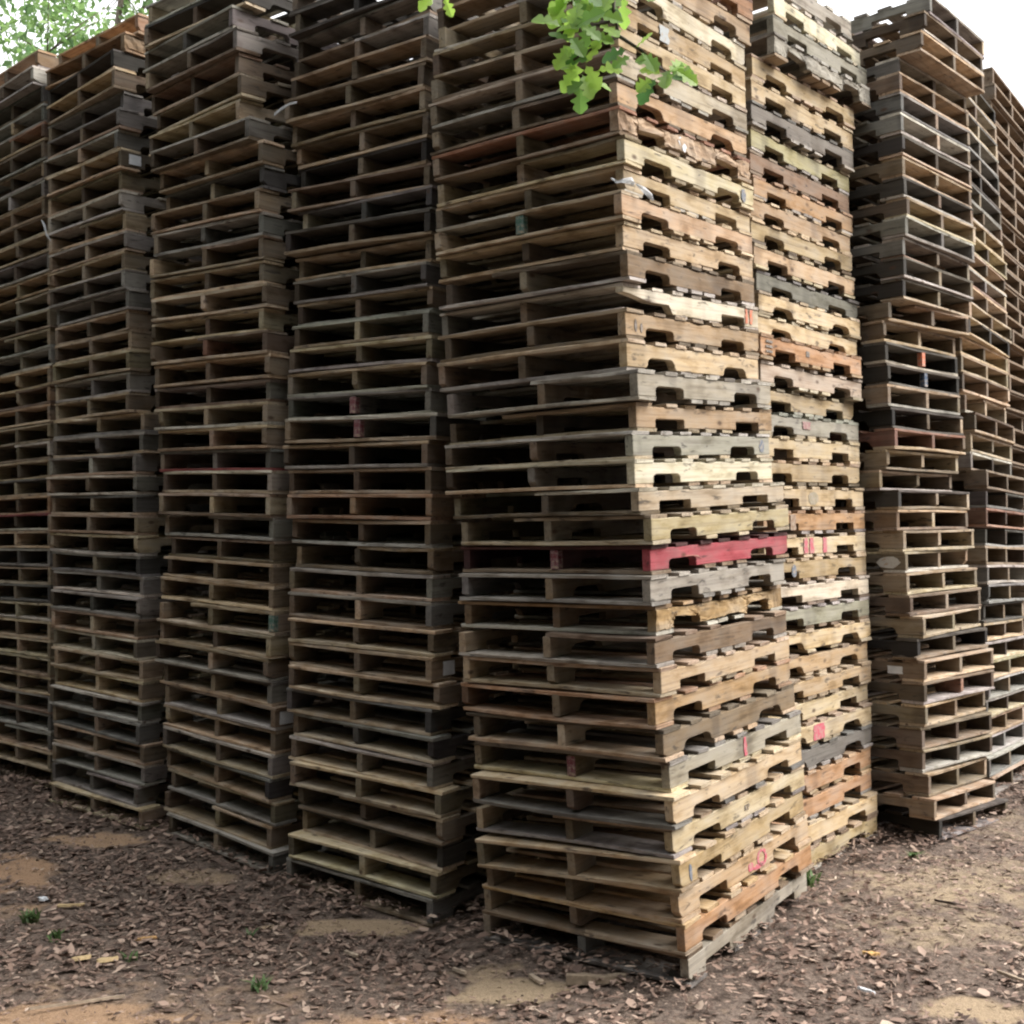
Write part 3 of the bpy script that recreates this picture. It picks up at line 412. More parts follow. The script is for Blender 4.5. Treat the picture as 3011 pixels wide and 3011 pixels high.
# marks seen on the open sides: middle runner ends
def end_mark(st, i, j, mat, name='paint_mark', dz=0.):
    s = ROOTS[(st, i)][1][j]; v = [(-.0025, -.0205, ZB), (-.0025, .0205, ZB), (-.0025, .0205, ZT), (-.0025, -.0205, ZT)]
    v += [(.03, a, b) for _, a, b in v]; f = [(0, 1, 2, 3), (7, 6, 5, 4), (0, 4, 5, 1), (1, 5, 6, 2), (2, 6, 7, 3), (3, 7, 4, 0)]
    me = mesh_from(name, v, f, mat); return link(bpy.data.objects.new(name, me), s)
end_mark('E', 26, 1, GREENP); end_mark('E', 14, 1, MAROON) ; end_mark('E', 7, 1, MAROON); end_mark('D', 19, 1, MAROON); end_mark('D', 20, 1, MAROON)
end_mark('C', 11, 0, GREENP)
# G and H show their open side on +y' of the runner row: orange mark on the middle runner end, stickers on the shaded runner
def g_end(st, i, j, mat):
    return end_mark(st, i, j, mat)
g_end('G', 23, 1, ORANGE); g_end('G', 22, 1, BLUEP)
def sticker(st, i, x0, x1, z0, z1, j=0, mat=WHITE, name='label'): return sheet(name, [rag(x0, x1, z0, z1, j=.0015)], mat, ROOTS[(st, i)][1][j], OUT)

# ------------------------------------------------------------------ rows of pallets behind the front ones: barely glimpsed, mostly added to stop light leaking through
def back_rows():
    mb_v, mb_f = [], []
    def box(M, x0, x1, y0, y1, z0, z1):
        b = len(mb_v)
        for x in (x0, x1):
            for y in (y0, y1):
                for z in (z0, z1): mb_v.append(M @ Vector((x, y, z)))
        for q in ((0, 1, 3, 2), (4, 6, 7, 5), (0, 4, 5, 1), (2, 3, 7, 6), (0, 2, 6, 4), (1, 5, 7, 3)): mb_f.append([b+t for t in q])
    def pal(M):
        for y in (-PW/2, -.019, PW/2-.038): box(M, -PL/2, PL/2, y, y+.038, .017, PH-.0175)
        n = 7
        for i in range(n):
            a = -PL/2+i*(PL-.1)/(n-1); box(M, a, a+.1, -PW/2-.004, PW/2+.004, PH-.017, PH-.001)
        for a in (-PL/2, -.2, -.05, .1, PL/2-.13): box(M, a, a+.13 if abs(a) > .5 else a+.1, -PW/2-.003, PW/2+.003, .001, .0165)
    jobs = [('A', 'rd', 1, 37), ('B', 'rd', 1, 36), ('C', 'rd', 1, 36), ('D', 'rd', 1, 34), ('A', 'rd', 2, 36), ('B', 'rd', 2, 36), ('C', 'rd', 2, 36),
            ('A', 'ld', 1, 38), ('G', 'ld', 1, 34), ('H', 'ld', 1, 34), ('H', 'rdw', 1, 38), ('H', 'rdw', 2, 38)]
    for st, ax, n, cnt in jobs:
        S = DATA['st'][st]; k = S['k']
        lvs = [list(q) for q in S['lv'][:cnt]]
        if ax == 'rdw':
            for q in range(4): t = list(lvs[-1]); t[2] += t[6]; lvs.append(t)
        for lv in lvs:
            l2 = list(lv)
            if st in 'FG' and abs(lv[3]-S['lv'][5][3]) > .2: continue
            M, s = pose(st, l2, k); P, rd, ld, X, Y, Z, dz = frame(st, l2)
            d = {'rd': rd.normalized()*(PL+.12), 'ld': ld.normalized()*((PL if st in 'GH' else PW)+.10), 'rdw': rd.normalized()*(PW+.10)}[ax]*n*k
            if ax == 'rdw': d = d+ld.normalized()*.04
            d = d+Vector((random.uniform(-.02, .02), random.uniform(-.02, .02), 0)); d.z *= .6
            pal(Matrix.Translation(d) @ M @ Matrix.Diagonal((*s, 1)))
    me = mesh_from('pallet_rows_behind', mb_v, mb_f, WOOD_Y)
    a = me.attributes.new('tint', 'FLOAT', 'FACE'); a.data.foreach_set('value', np.repeat(RNG.uniform(.2, .8, len(me.polygons)//6), 6).tolist())
    o = link(bpy.data.objects.new('pallet_rows_behind', me)); shade(o, TONE['brown'])
    tag(o, 'dark rows of further stacked pallets, barely glimpsed, added behind to block light', 'pallet rows', kind='stuff')
back_rows()

# ------------------------------------------------------------------ ground
FEET = []
for st in 'ABCDEFGH':
    S = DATA['st'][st]; k = S['k']; P, rd, ld, X, Y, Z, dz = frame(st, S['lv'][0])
    a, b = (PW, PL) if st not in 'GH' else (PL, PW)
    for u in (0, .5, 1):
        for w in (0, .5, 1):
            q = P+ld.normalized()*a*k*u+rd.normalized()*b*k*w-Vector((0, 0, dz)); FEET.append((q.x, q.y, q.z))
FEET = np.array(FEET)
def plane(x, y):
    gx = np.tanh((x-.63)/14)*14; gy = np.tanh((y-4.59)/14)*14
    return -.0186*gx+.0639*gy
PLANE_D = FEET[:, 2]-plane(FEET[:, 0], FEET[:, 1])
def ground_z(x, y):
    x = np.asarray(x, float); y = np.asarray(y, float)
    d2 = (x[..., None]-FEET[:, 0])**2+(y[..., None]-FEET[:, 1])**2
    w = np.exp(-d2/(2*.42**2)); s = w.sum(-1)
    corr = (w*PLANE_D).sum(-1)/(s+.25)
    bump = .012*np.sin(x*2.1+1.3*np.sin(y*1.7))*np.cos(y*2.6+.7)+.006*np.sin(x*6.3+y*4.1)+.004*np.cos(y*9.2-x*5.)
    fall = np.exp(-((x/9)**2+((y-6)/9)**2))
    return plane(x, y)+corr+bump*fall*(1-np.clip(s, 0, 1)*.7)-.012
# bare patches: (x, y, radius across, radius deep, strength, warmth 0 yellow .. 1 orange)
BARE = [(-2.72, 6.08, .30, .26, 1., 1.), (-2.45, 6.62, .34, .12, .9, .8), (-1.70, 6.02, .30, .14, .6, .3), (-.80, 5.36, .36, .11, 1.15, .25),
        (-.06, 4.62, .26, .12, 1.1, .1), (-.16, 4.80, .2, .1, .6, .2), (1.70, 4.42, .22, .13, 1.15, .15), (2.10, 5.75, .55, .30, .62, 0.), (1.95, 5.15, .50, .22, .55, 0.), (2.45, 6.0, .5, .4, .5, 0.),
        (-1.9, 4.42, .55, .13, .85, .9), (-1.0, 4.30, .5, .10, .8, 1.), (-.45, 4.33, .35, .10, .7, 1.), (-2.45, 5.55, .16, .08, .6, .8), (.55, 4.28, .3, .08, .4, .4), (2.9, 6.9, .6, .5, .45, 0.), (-1.5, 4.5, 1.1, .34, .40, .75), (-2.5, 5.5, .6, .5, .30, .6), (2.0, 5.35, .95, .62, .36, .05), (1.2, 4.5, .9, .3, .22, .2), (.1, 4.45, .8, .22, .26, .35)]
def bare(x, y):
    s = np.zeros_like(x); wsum = np.zeros_like(x); n = .8*np.sin(x*9+2*np.sin(y*7+1))*np.cos(y*13+x*4)+.4*np.sin(x*19+3*np.sin(y*15))+.35*np.cos(y*29+2*np.sin(x*17))+.2*np.sin(x*41+y*37)
    for (cx, cy, rx, ry, st, wm) in BARE:
        d = np.sqrt(((x-cx)/rx)**2+((y-cy)/ry)**2)+n*.34
        v = st*np.clip((1.25-d)/.55, 0, 1); wsum = np.where(v > s, wm, wsum); s = np.maximum(s, v)
    return np.clip(s, 0, 1), wsum
def build_ground():
    fx = np.unique(np.r_[-160, -110, -70, -45, -30, -20, -14, -10, -8, np.arange(-6.2, 6.3, .065), 8, 10, 14, 20, 30, 45, 70, 110, 160])
    fy = np.unique(np.r_[-120, -80, -50, -30, -18, -10, -5, -2, 0, 1.5, 2.5, np.arange(3.2, 10., .065), 11, 12.5, 15, 20, 30, 45, 70, 110, 170])
    X, Y = np.meshgrid(fx, fy); Zz = ground_z(X, Y); nx, ny = len(fx), len(fy)
    v = np.stack([X, Y, Zz], -1).reshape(-1, 3); idx = np.arange(nx*ny).reshape(ny, nx)
    f = np.stack([idx[:-1, :-1], idx[:-1, 1:], idx[1:, 1:], idx[1:, :-1]], -1).reshape(-1, 4)
    m, nt, b, out = nodes_of('forest_soil')
    geo = N(nt, 'ShaderNodeNewGeometry'); sa = N(nt, 'ShaderNodeAttribute', attribute_name='sand'); wa = N(nt, 'ShaderNodeAttribute', attribute_name='warm')
    n1 = N(nt, 'ShaderNodeTexNoise', Scale=55., Detail=8., Roughness=.7); n2 = N(nt, 'ShaderNodeTexNoise', Scale=9., Detail=5., Roughness=.65); n3 = N(nt, 'ShaderNodeTexNoise', Scale=160., Detail=4.)
    for n in (n1, n2, n3): nt.links.new(geo.outputs['Position'], n.inputs['Vector'])
    soil = ramp(nt, n1.outputs[0], [(.30, (.050, .036, .029)), (.50, (.145, .108, .086)), (.70, (.25, .195, .155))])
    sandc = mixc(nt, wa.outputs['Fac'], (.35, .275, .185), (.37, .24, .15))
    sandc = mixc(nt, .8, sandc, ramp(nt, n3.outputs[0], [(.3, (.72, .7, .68)), (.6, (1.05, 1.03, 1.0))]), 'MULTIPLY')
    sf = math_(nt, 'ADD', sa.outputs['Fac'], math_(nt, 'MULTIPLY', math_(nt, 'SUBTRACT', n2.outputs[0], .5), .9))
    sf2 = ramp(nt, sf, [(.34, (0, 0, 0)), (.72, (1, 1, 1))])
    nt.links.new(mixc(nt, sf2, soil, sandc), b.inputs['Base Color'])
    b.inputs['Roughness'].default_value = .95
    bp = N(nt, 'ShaderNodeBump', Strength=.8, Distance=.02); nt.links.new(math_(nt, 'ADD', n1.outputs[0], math_(nt, 'MULTIPLY', n3.outputs[0], .3)), bp.inputs['Height']); nt.links.new(bp.outputs[0], b.inputs['Normal'])
    me = mesh_from('ground', v.tolist(), f.tolist(), m, smooth=True)
    s, w = bare(X, Y)
    for nm, arr in (('sand', s), ('warm', w)):
        a = me.attributes.new(nm, 'FLOAT', 'POINT'); a.data.foreach_set('value', arr.reshape(-1).astype(np.float32))
    o = link(bpy.data.objects.new('ground', me)); o['kind'] = 'structure'; o['label'] = 'bare forest ground of dark soil with sandy patches'
build_ground()

# footprint test for litter
FOOT = []
for st in 'ABCDEFGH':
    S = DATA['st'][st]; P, rd, ld, *_ = frame(st, S['lv'][0]); FOOT.append((P.x, P.y, rd.x, rd.y, ld.x, ld.y, *((PL, PW) if st not in 'GH' else (PW, PL))))
def inside(x, y, m=.10):
    r = np.zeros(x.shape, bool)
    for (px, py, rx, ry, lx, ly, a, b) in FOOT:
        u = (x-px)*rx+(y-py)*ry; w = (x-px)*lx+(y-py)*ly
        r |= (u > m) & (u < a-m) & (w > m) & (w < b-m)
    return r
def near_foot(x, y):
    r = np.full(x.shape, 9.)
    for (px, py, rx, ry, lx, ly, a, b) in FOOT:
        u = (x-px)*rx+(y-py)*ry; w = (x-px)*lx+(y-py)*ly
        d = np.hypot(np.maximum(np.maximum(-u, u-a), 0), np.maximum(np.maximum(-w, w-b), 0)); r = np.minimum(r, d)
    return r
def litter(n=140000):
    x = RNG.uniform(-5.6, 6.4, n*3); y = RNG.uniform(3.5, 10.2, n*3)
    vis = (np.abs(x) < y*.56+1.7); s, w = bare(x, y); clump = .5+.3*np.sin(x*3.1+2*np.sin(y*2.3))*np.cos(y*3.7+x)+.3*np.sin(x*11+3*np.sin(y*9))*np.cos(y*14+2*x)
    keep = vis & ~inside(x, y) & (RNG.uniform(0, 1, n*3) < (1-.66*s)*np.clip(.5+.6*clump, .2, 1.))
    x, y = x[keep][:n], y[keep][:n]; n = len(x); s = s[keep][:n]
    nf = near_foot(x, y); lift = np.clip(.22-nf, 0, .22)*.2
    size = np.clip(np.exp(RNG.normal(math.log(.0138), .50, n)), .004, .034)*(1-.5*s); asp = RNG.uniform(.25, .8, n); stick = RNG.uniform(0, 1, n) < .15
    asp = np.where(stick, RNG.uniform(.07, .2, n), asp); size = np.where(stick, size*1.9, size)
    # leaf: six points in two rows across a curled midrib
    px = np.array([-1., -.35, .45, 1., .45, -.35, -.30, .45]); py = np.array([0, .8, .7, 0, -.7, -.8, 0, 0]); up = np.array([.05, .42, .36, .12, .36, .42, 0, .02])
    yaw = RNG.uniform(0, 2*math.pi, n); pit = RNG.normal(0, .22, n); rol = RNG.normal(0, .27, n); curl = RNG.uniform(-.5, 1.0, n)
    jx = 1+RNG.uniform(-.22, .22, (n, 8)); jy = 1+RNG.uniform(-.35, .35, (n, 8))
    lx = px*size[:, None]*jx; ly = py*size[:, None]*asp[:, None]*jy; lz = up*size[:, None]*asp[:, None]*curl[:, None]
    cr, sr = np.cos(rol)[:, None], np.sin(rol)[:, None]; ly, lz = cr*ly-sr*lz, sr*ly+cr*lz
    cp, sp = np.cos(pit)[:, None], np.sin(pit)[:, None]; lx, lz = cp*lx-sp*lz, sp*lx+cp*lz
    cy, sy = np.cos(yaw)[:, None], np.sin(yaw)[:, None]; gx, gy = cy*lx-sy*ly, sy*lx+cy*ly
    z0 = ground_z(x, y)+RNG.uniform(.003, .022, n)+lift
    V = np.stack([x[:, None]+gx, y[:, None]+gy, z0[:, None]+lz], -1).reshape(-1, 3)
    tri = np.array([[0, 6, 1], [1, 6, 7], [1, 7, 2], [2, 7, 3], [0, 5, 6], [5, 4, 7], [5, 7, 6], [4, 3, 7]])
    F = (np.arange(n)[:, None, None]*8+tri[None]).reshape(-1, 3)
    me = bpy.data.meshes.new('leaf_litter'); me.vertices.add(len(V)); me.vertices.foreach_set('co', V.reshape(-1).astype(np.float32))
    me.loops.add(F.size); me.loops.foreach_set('vertex_index', F.reshape(-1).astype(np.int32)); me.polygons.add(len(F))
    me.polygons.foreach_set('loop_start', (np.arange(len(F))*3).astype(np.int32)); me.polygons.foreach_set('loop_total', np.full(len(F), 3, np.int32)); me.update(calc_edges=True)
    t = np.clip(RNG.beta(1.6, 2.6, n), 0, 1); a = me.attributes.new('tint', 'FLOAT', 'FACE'); a.data.foreach_set('value', np.repeat(t, 8).astype(np.float32))
    m, nt, b, out = nodes_of('dead_leaves'); at = N(nt, 'ShaderNodeAttribute', attribute_name='tint')
    c = ramp(nt, at.outputs['Fac'], [(0, (.045, .030, .024)), (.25, (.140, .092, .070)), (.5, (.26, .178, .137)), (.8, (.38, .283, .22)), (1., (.53, .43, .33))])
    nt.links.new(c, b.inputs['Base Color']); b.inputs['Roughness'].default_value = .7; me.materials.append(m)
    o = link(bpy.data.objects.new('leaf_litter', me)); tag(o, 'brown dead leaves and bark bits covering the ground', 'leaf litter', kind='stuff')
litter()

# ------------------------------------------------------------------ small things on the ground
CHIP = flat_material('fresh_wood_chip', (.50, .37, .20), .2); STICK = flat_material('dry_stick', (.34, .27, .20), .3); DARKSTICK = flat_material('dark_stick', (.06, .045, .035), .3)
def chip(x, y, L, W, yaw, label, mat=CHIP, th=.012, name='wood_scrap'):
    n = 7; v = []; f = []
    for i in range(n):
        u = i/(n-1); w = W*.5*(1-.55*abs(u-.5)**1.5*2)*(1+random.uniform(-.2, .2)); xx = (u-.5)*L
        for (a, b) in ((-w, 0), (w, 0), (w*.8, th*random.uniform(.7, 1.1)), (-w*.85, th*random.uniform(.7, 1.1))): v.append((xx+random.uniform(-.004, .004), a, b))
    for i in range(n-1):
        for k in range(4): f.append([i*4+k, i*4+(k+1) % 4, i*4+4+(k+1) % 4, i*4+4+k])
    f += [[3, 2, 1, 0], [(n-1)*4+k for k in range(4)]]
    o = link(bpy.data.objects.new(name, mesh_from(name, v, f, mat)))
    o.location = (x, y, float(ground_z(x, y))+.012); o.rotation_euler = (random.uniform(-.12, .12), random.uniform(-.08, .08), yaw)
    return tag(o, label, 'wood scrap')
chip(-1.90, 4.93, .075, .055, .2, 'pale yellow wood chip, left of a matching pair on the leaves')
chip(-1.79, 4.93, .085, .060, .5, 'pale yellow wood chip, right of a matching pair on the leaves')
chip(-2.37, 5.66, .06, .035, -.6, 'small whitish splinter on dark soil near the left edge', WHITE)
chip(-2.20, 5.58, .13, .028, .15, 'long cream splinter lying on the ground at left')
chip(-1.70, 5.17, .09, .022, .2, 'thin orange splinter lying among brown leaves', flat_material('orange_chip', (.45, .27, .12)))
chip(.29, 4.64, .24, .055, .05, 'thick broken grey brown stick before the corner stack', flat_material('bark_stick', (.22, .17, .12), .35), .035, 'broken_branch')
chip(-.27, 4.80, .085, .022, -.9, 'pale narrow stick near the sandy patch before the corner stack', STICK)
chip(.05, 4.68, .085, .028, -1.0, 'pale stick right of the front sandy patch', STICK)
chip(-.75, 5.0+.0, .11, .022, -.9, 'pale narrow stick below the oval sandy patch', STICK)
chip(1.34, 4.52, .075, .016, -.8, 'bright splinter among leaves at lower right', WHITE)
chip(1.47, 4.86, .07, .045, -.4, 'orange wood flake on leaves right of the corner stack', flat_material('orange_flake', (.48, .30, .12)))
chip(1.98, 4.66, .14, .014, -1.0, 'thin grey stick near the lower right corner', STICK)
chip(2.03, 5.45, .14, .012, -.6, 'thin dark twig on the right sandy patch', DARKSTICK)
chip(-1.75, 4.50, .35, .012, .45, 'long thin grey twig at the lower left corner', STICK)
chip(-2.9, 6.98, .16, .022, -.75, 'curved pale stick below the second stack', STICK)
chip(-1.93, 5.32, .22, .014, .2, 'long dark twig on the leaves at left', DARKSTICK)
chip(2.48, 7.02, .10, .05, -.7, 'pale splinter by the foot of the right stack', CHIP)

GRASS = leafy('weed_green', (.07, .12, .045), (.15, .24, .085), .35)
def weed(x, y, n, h, label, wide=.012, spread=.6):
    v = []; f = []; t = []
    for _ in range(n):
        a = random.uniform(0, 2*math.pi); hh = h*random.uniform(.5, 1.1); lean = random.uniform(.15, spread)*hh; w = wide*random.uniform(.6, 1.2); bx, by = random.gauss(0, h*.22), random.gauss(0, h*.22)
        dx, dy = math.cos(a), math.sin(a); b = len(v); tt = random.random()
        for q in range(4):
            u = q/3; ww = w*(1-u)**.6*(.6+u*1.2 if u < .5 else 1.2)
            cx, cy, cz = bx+dx*lean*u*u, by+dy*lean*u*u, hh*(u-.25*u*u*lean/hh)
            v += [(cx-dy*ww, cy+dx*ww, cz), (cx+dy*ww, cy-dx*ww, cz)]
        for q in range(3): f.append([b+q*2, b+q*2+1, b+q*2+3, b+q*2+2]); t.append(tt)
    me = mesh_from('weed', v, f, GRASS); at = me.attributes.new('tint', 'FLOAT', 'FACE'); at.data.foreach_set('value', t)
    o = link(bpy.data.objects.new('weed', me)); o.location = (x, y, float(ground_z(x, y))); tag(o, label, 'weed'); return o
weed(1.42, 5.72, 16, .14, 'bright green grass tuft at the foot of the corner stack', .013, 1.1)
weed(-2.32, 5.40, 34, .075, 'leafy green weed at the left edge of the ground', .009, 1.2)
weed(-2.10, 5.15, 14, .07, 'small dark green weed right of the leafy left one', .012, 1.2)
weed(-1.08, 4.68, 16, .07, 'low dull green weed among leaves at bottom', .009, 1.3)
weed(-1.70, 4.97, 9, .06, 'tiny weed beside the pair of yellow chips', .010, 1.2)
weed(-1.24, 5.22, 5, .05, 'single bright green sprout in the brown leaves', .013, 1.2)
weed(2.12, 6.22, 18, .06, 'flat dark green weed before the right stack', .009, 1.6)
weed(4.35, 10.1, 20, .30, 'green weed beyond the last stack at the right edge', .02, 1.0)

# ------------------------------------------------------------------ plastic scraps caught between pallets
PLASTIC, pnt, pb, pout = nodes_of('torn_clear_plastic'); pb.inputs['Base Color'].default_value = (.72, .74, .76, 1); pb.inputs['Roughness'].default_value = .35; pb.inputs['Alpha'].default_value = .6
def scrap(P, pts, label, tube=None):
    """torn film: a crumpled strip following the points, given a width and two layers"""
    v = []; f = []; m = len(pts)
    for i, (dx, dy, dz, w) in enumerate([(a*.62, b, c*.62, d*.55) for a, b, c, d in pts]):
        for s in (-1, 0, 1):
            for e in (0, .0015): v.append((dx+s*w*.4+random.uniform(-.004, .004), dy+e+abs(s)*.006*random.uniform(-1, 1), dz+s*w*.9+random.uniform(-.004, .004)))
    for i in range(m-1):
        a, b = i*6, i*6+6
        f += [[a, a+2, b+2, b], [a+2, a+4, b+4, b+2], [a+3, a+1, b+1, b+3], [a+5, a+3, b+3, b+5], [a+1, a, b, b+1], [a+4, a+5, b+5, b+4]]
    f += [[0, 1, 3, 2], [2, 3, 5, 4]]
    o = link(bpy.data.objects.new('plastic_scrap', mesh_from('plastic_scrap', v, f, PLASTIC, smooth=True))); o.location = P
    tag(o, label, 'plastic scrap'); return o
def corner_point(st, i, du=0, dw=0):
    P, rd, ld, *_ = frame(st, DATA['st'][st]['lv'][i-1]); return P+rd.normalized()*du+ld.normalized()*dw
p = corner_point('E', 26, .02, -.01); scrap(p+Vector((.0, -.02, .0)), [(-.10, -.02, .055, .004), (-.06, -.02, .03, .012), (-.02, -.02, .035, .014), (.03, -.02, .035, .022), (.055, -.01, .01, .010)], 'white torn plastic tag at the corner edge of the corner stack')
p = corner_point('E', 26, .12, -.02); scrap(p+Vector((0, -.01, .01)), [(-.03, -.01, .03, .006), (.02, -.005, .0, .02), (.07, .01, -.04, .018), (.09, .02, -.06, .004)], 'white plastic strip hanging on the bright side of the corner stack')
p = corner_point('C', 32, .0, -.05); scrap(p+Vector((.16, .0, .02)), [(-.08, -.02, -.06, .010), (-.02, -.03, -.02, .018), (.06, -.03, .02, .014), (.12, -.03, .035, .006)], 'pale plastic strip poking out between third and fourth stack')
p = corner_point('A', 30, -.02, -.03); scrap(p, [(-.06, -.02, .10, .008), (-.02, -.03, .03, .018), (.0, -.03, -.06, .016), (.05, -.03, -.14, .006)], 'hanging white plastic shreds between the two left stacks')

# paper stickers on shaded runners
sticker('B', 33, .05, .13, .035, .095); sticker('D', 10, .08, .16, .03, .10); sticker('C', 7, .03, .12, .03, .10)
sheet('label', [rag(.13, .22, .04, .085, j=.003)], WHITE, ROOTS[('G', 8)][1][2], .0212); sheet('paint_mark', [disc(.10, .062, .07, .036, j=.12)], paint_material('white_splash', (.42, .41, .38)), ROOTS[('G', 13)][1][2], .0212)

# ------------------------------------------------------------------ oak sprigs hanging in from above
def oak_leaf():
    half = [(0, .0), (.10, .02), (.16, .10), (.22, .20), (.30, .14), (.36, .11), (.42, .22), (.50, .34), (.58, .26), (.62, .17), (.70, .27), (.80, .30), (.86, .20), (.93, .16), (1.0, .05)]
    return half
def add_leaf(v, f, t, P, d, nrm, L, tt):
    d = d.normalized(); side = d.cross(nrm).normalized(); nrm = side.cross(d).normalized(); droop = random.uniform(-.05, .30); fold = random.uniform(.05, .45)
    half = oak_leaf(); b = len(v); n = len(half); wv = random.uniform(.85, 1.2)
    for (u, w) in half:
        c = P+d*(u*L)-nrm*(droop*L*u*u)
        ww = w*L*wv*random.uniform(.88, 1.12)
        v += [tuple(c+side*ww+nrm*fold*ww*.8), tuple(c), tuple(c-side*ww*random.uniform(.88, 1.1)+nrm*fold*ww*.8)]
    for i in range(n-1):
        a = b+i*3; f.append([a, a+1, a+4, a+3]); f.append([a+1, a+2, a+5, a+4]); t += [tt, tt]
def tube(v, f, pts, r0, r1, n=6):
    m = len(pts); b = len(v)
    for i, p in enumerate(pts):
        q = (pts[min(i+1, m-1)]-pts[max(i-1, 0)]).normalized(); a = q.orthogonal().normalized(); c = q.cross(a); r = r0+(r1-r0)*i/(m-1)
        for k in range(n): v.append(tuple(p+(a*math.cos(2*math.pi*k/n)+c*math.sin(2*math.pi*k/n))*r))
    for i in range(m-1):
        for k in range(n): f.append([b+i*n+k, b+i*n+(k+1) % n, b+(i+1)*n+(k+1) % n, b+(i+1)*n+k])
    f.append([b+k for k in range(n)][::-1]); f.append([b+(m-1)*n+k for k in range(n)])
OAK = leafy('oak_leaf', (.085, .21, .055), (.45, .68, .12), .6); TWIG = flat_material('oak_twig', (.09, .075, .06), .3)
def sprig(stems, label, leaves, clusters):
    root = empty('oak_branch', stems[0][0]); o0 = Vector(stems[0][0]); v, f = [], []
    for pts, r0, r1 in [(s, .0052 if k == 0 else .0036, .0026) for k, s in enumerate(stems)]:
        tube(v, f, [Vector(p)-o0 for p in pts], r0, r1)
    link(bpy.data.objects.new('twig', mesh_from('twig', v, f, TWIG, smooth=True)), root)
    v, f, t = [], [], []
    for (c, n, spread, L) in clusters:
        c = Vector(c)-o0
        for k in range(n):
            a = 2*math.pi*k/n+random.uniform(-.5, .5)
            d = Vector((math.cos(a), random.uniform(-.6, .5), math.sin(a)*.8-.35))
            nr = Vector((random.uniform(-.5, .5), -1.0, random.uniform(.1, 1.0)))
            tt = min(1, max(0, random.gauss(.58, .36)))
            add_leaf(v, f, t, c+Vector((random.uniform(-1, 1), random.uniform(-1, 1), random.uniform(-1, 1)))*spread*.35+d*.01, d, nr, L*random.uniform(.75, 1.15), tt)
    me = mesh_from('foliage', v, f, OAK, smooth=False); at = me.attributes.new('tint', 'FLOAT', 'FACE'); at.data.foreach_set('value', t)
    link(bpy.data.objects.new('foliage', me), root)
    tag(root, label, 'oak branch')
sprig([[(.235, 2.20, 2.95), (.23, 2.20, 2.80), (.238, 2.19, 2.74)], [(.238, 2.19, 2.74), (.19, 2.18, 2.715), (.145, 2.17, 2.685)], [(.238, 2.19, 2.74), (.28, 2.18, 2.705), (.315, 2.17, 2.665), (.345, 2.16, 2.635)]],
      'green lobed oak branch hanging before the corner stack', None,
      [((.155, 2.18, 2.82), 13, .06, .061), ((.15, 2.17, 2.735), 13, .06, .061), ((.17, 2.18, 2.67), 10, .05, .056), ((.195, 2.19, 2.78), 8, .05, .058), ((.27, 2.18, 2.71), 5, .035, .056), ((.32, 2.17, 2.655), 9, .045, .056), ((.245, 2.2, 2.85), 5, .03, .056)])
sprig([[(-.10, 2.2, 2.97), (-.10, 2.2, 2.91), (-.11, 2.2, 2.885)]], 'tip of a second oak branch at the top edge', None,
      [((-.105, 2.2, 2.855), 5, .03, .050), ((-.17, 2.2, 2.852), 3, .02, .038)])

# ------------------------------------------------------------------ trees beyond the left stacks
TREE_LEAF = leafy('tree_leaf', (.10, .19, .075), (.28, .43, .14), .62); BARK = flat_material('bark', (.13, .105, .085), .35, .9, 14.)
def tree(x, y, h, blobs, n, label, leaf=.075):
    root = empty('tree', (x, y, float(ground_z(x, y)))); v, f = [], []
    sway = [Vector((0.25*math.sin(q*1.1), .2*math.cos(q*1.7), h*q/6)) for q in range(7)]
    sway[0].z = -.3
    tube(v, f, sway, .16, .04, 9)
    for (bx, by, bz, r) in blobs:
        k = max(1, min(5, int(bz/h*6)-1)); s = sway[k]; e = Vector((bx, by, bz)); mid = s.lerp(e, .5)+Vector((random.uniform(-.2, .2), random.uniform(-.2, .2), .25))
        tube(v, f, [s, mid, e], .05, .012, 6)
        for _ in range(7):
            d = Vector((random.gauss(0, 1), random.gauss(0, 1), random.gauss(0, .8))).normalized()*r*.9
            tube(v, f, [e, e+d*.5+Vector((0, 0, .05)), e+d], .011, .004, 5)
    link(bpy.data.objects.new('trunk', mesh_from('trunk', v, f, BARK, smooth=True)), root)
    tot = sum(b[3]**2 for b in blobs); V = []; F = []; T = []
    for (bx, by, bz, r) in blobs:
        sub = [np.array([bx, by, bz])+RNG.normal(0, .5, 3)*r*np.array([1, 1, .7]) for _ in range(max(4, int(10*r)))]
        for _ in range(int(n*r*r/tot)):
            c = sub[RNG.integers(len(sub))]+RNG.normal(0, .17, 3)*r**.5
            d = RNG.normal(0, 1, 3); d /= np.linalg.norm(d); w = np.cross(d, RNG.normal(0, 1, 3)); w /= np.linalg.norm(w); L = leaf*RNG.uniform(.6, 1.3); q = len(V)
            nn = np.cross(d, w)*L*.15
            V += [c-d*L, c+w*L*.5+nn, c+d*L, c-w*L*.5+nn, c+d*L*.2]; F += [[q, q+1, q+4], [q+1, q+2, q+4], [q+2, q+3, q+4], [q+3, q, q+4]]; tt = float(np.clip(RNG.normal(.5, .28), 0, 1)); T += [tt]*4
    me = mesh_from('crown', V, F, TREE_LEAF); at = me.attributes.new('tint', 'FLOAT', 'FACE'); at.data.foreach_set('value', T)
    link(bpy.data.objects.new('crown', me), root)
    tag(root, label, 'tree', 'trees beyond the left stacks')
tree(-7.2, 15.5, 9.5, [(-.6, 0, 7.6, 1.5), (.7, .3, 8.6, 1.3), (-.4, .4, 6.2, 1.4), (1.3, 0, 6.9, 1.0), (.2, -.3, 9.8, 1.2), (1.9, .2, 8.3, .7)], 4300, 'leafy green tree rising behind the far left stack')
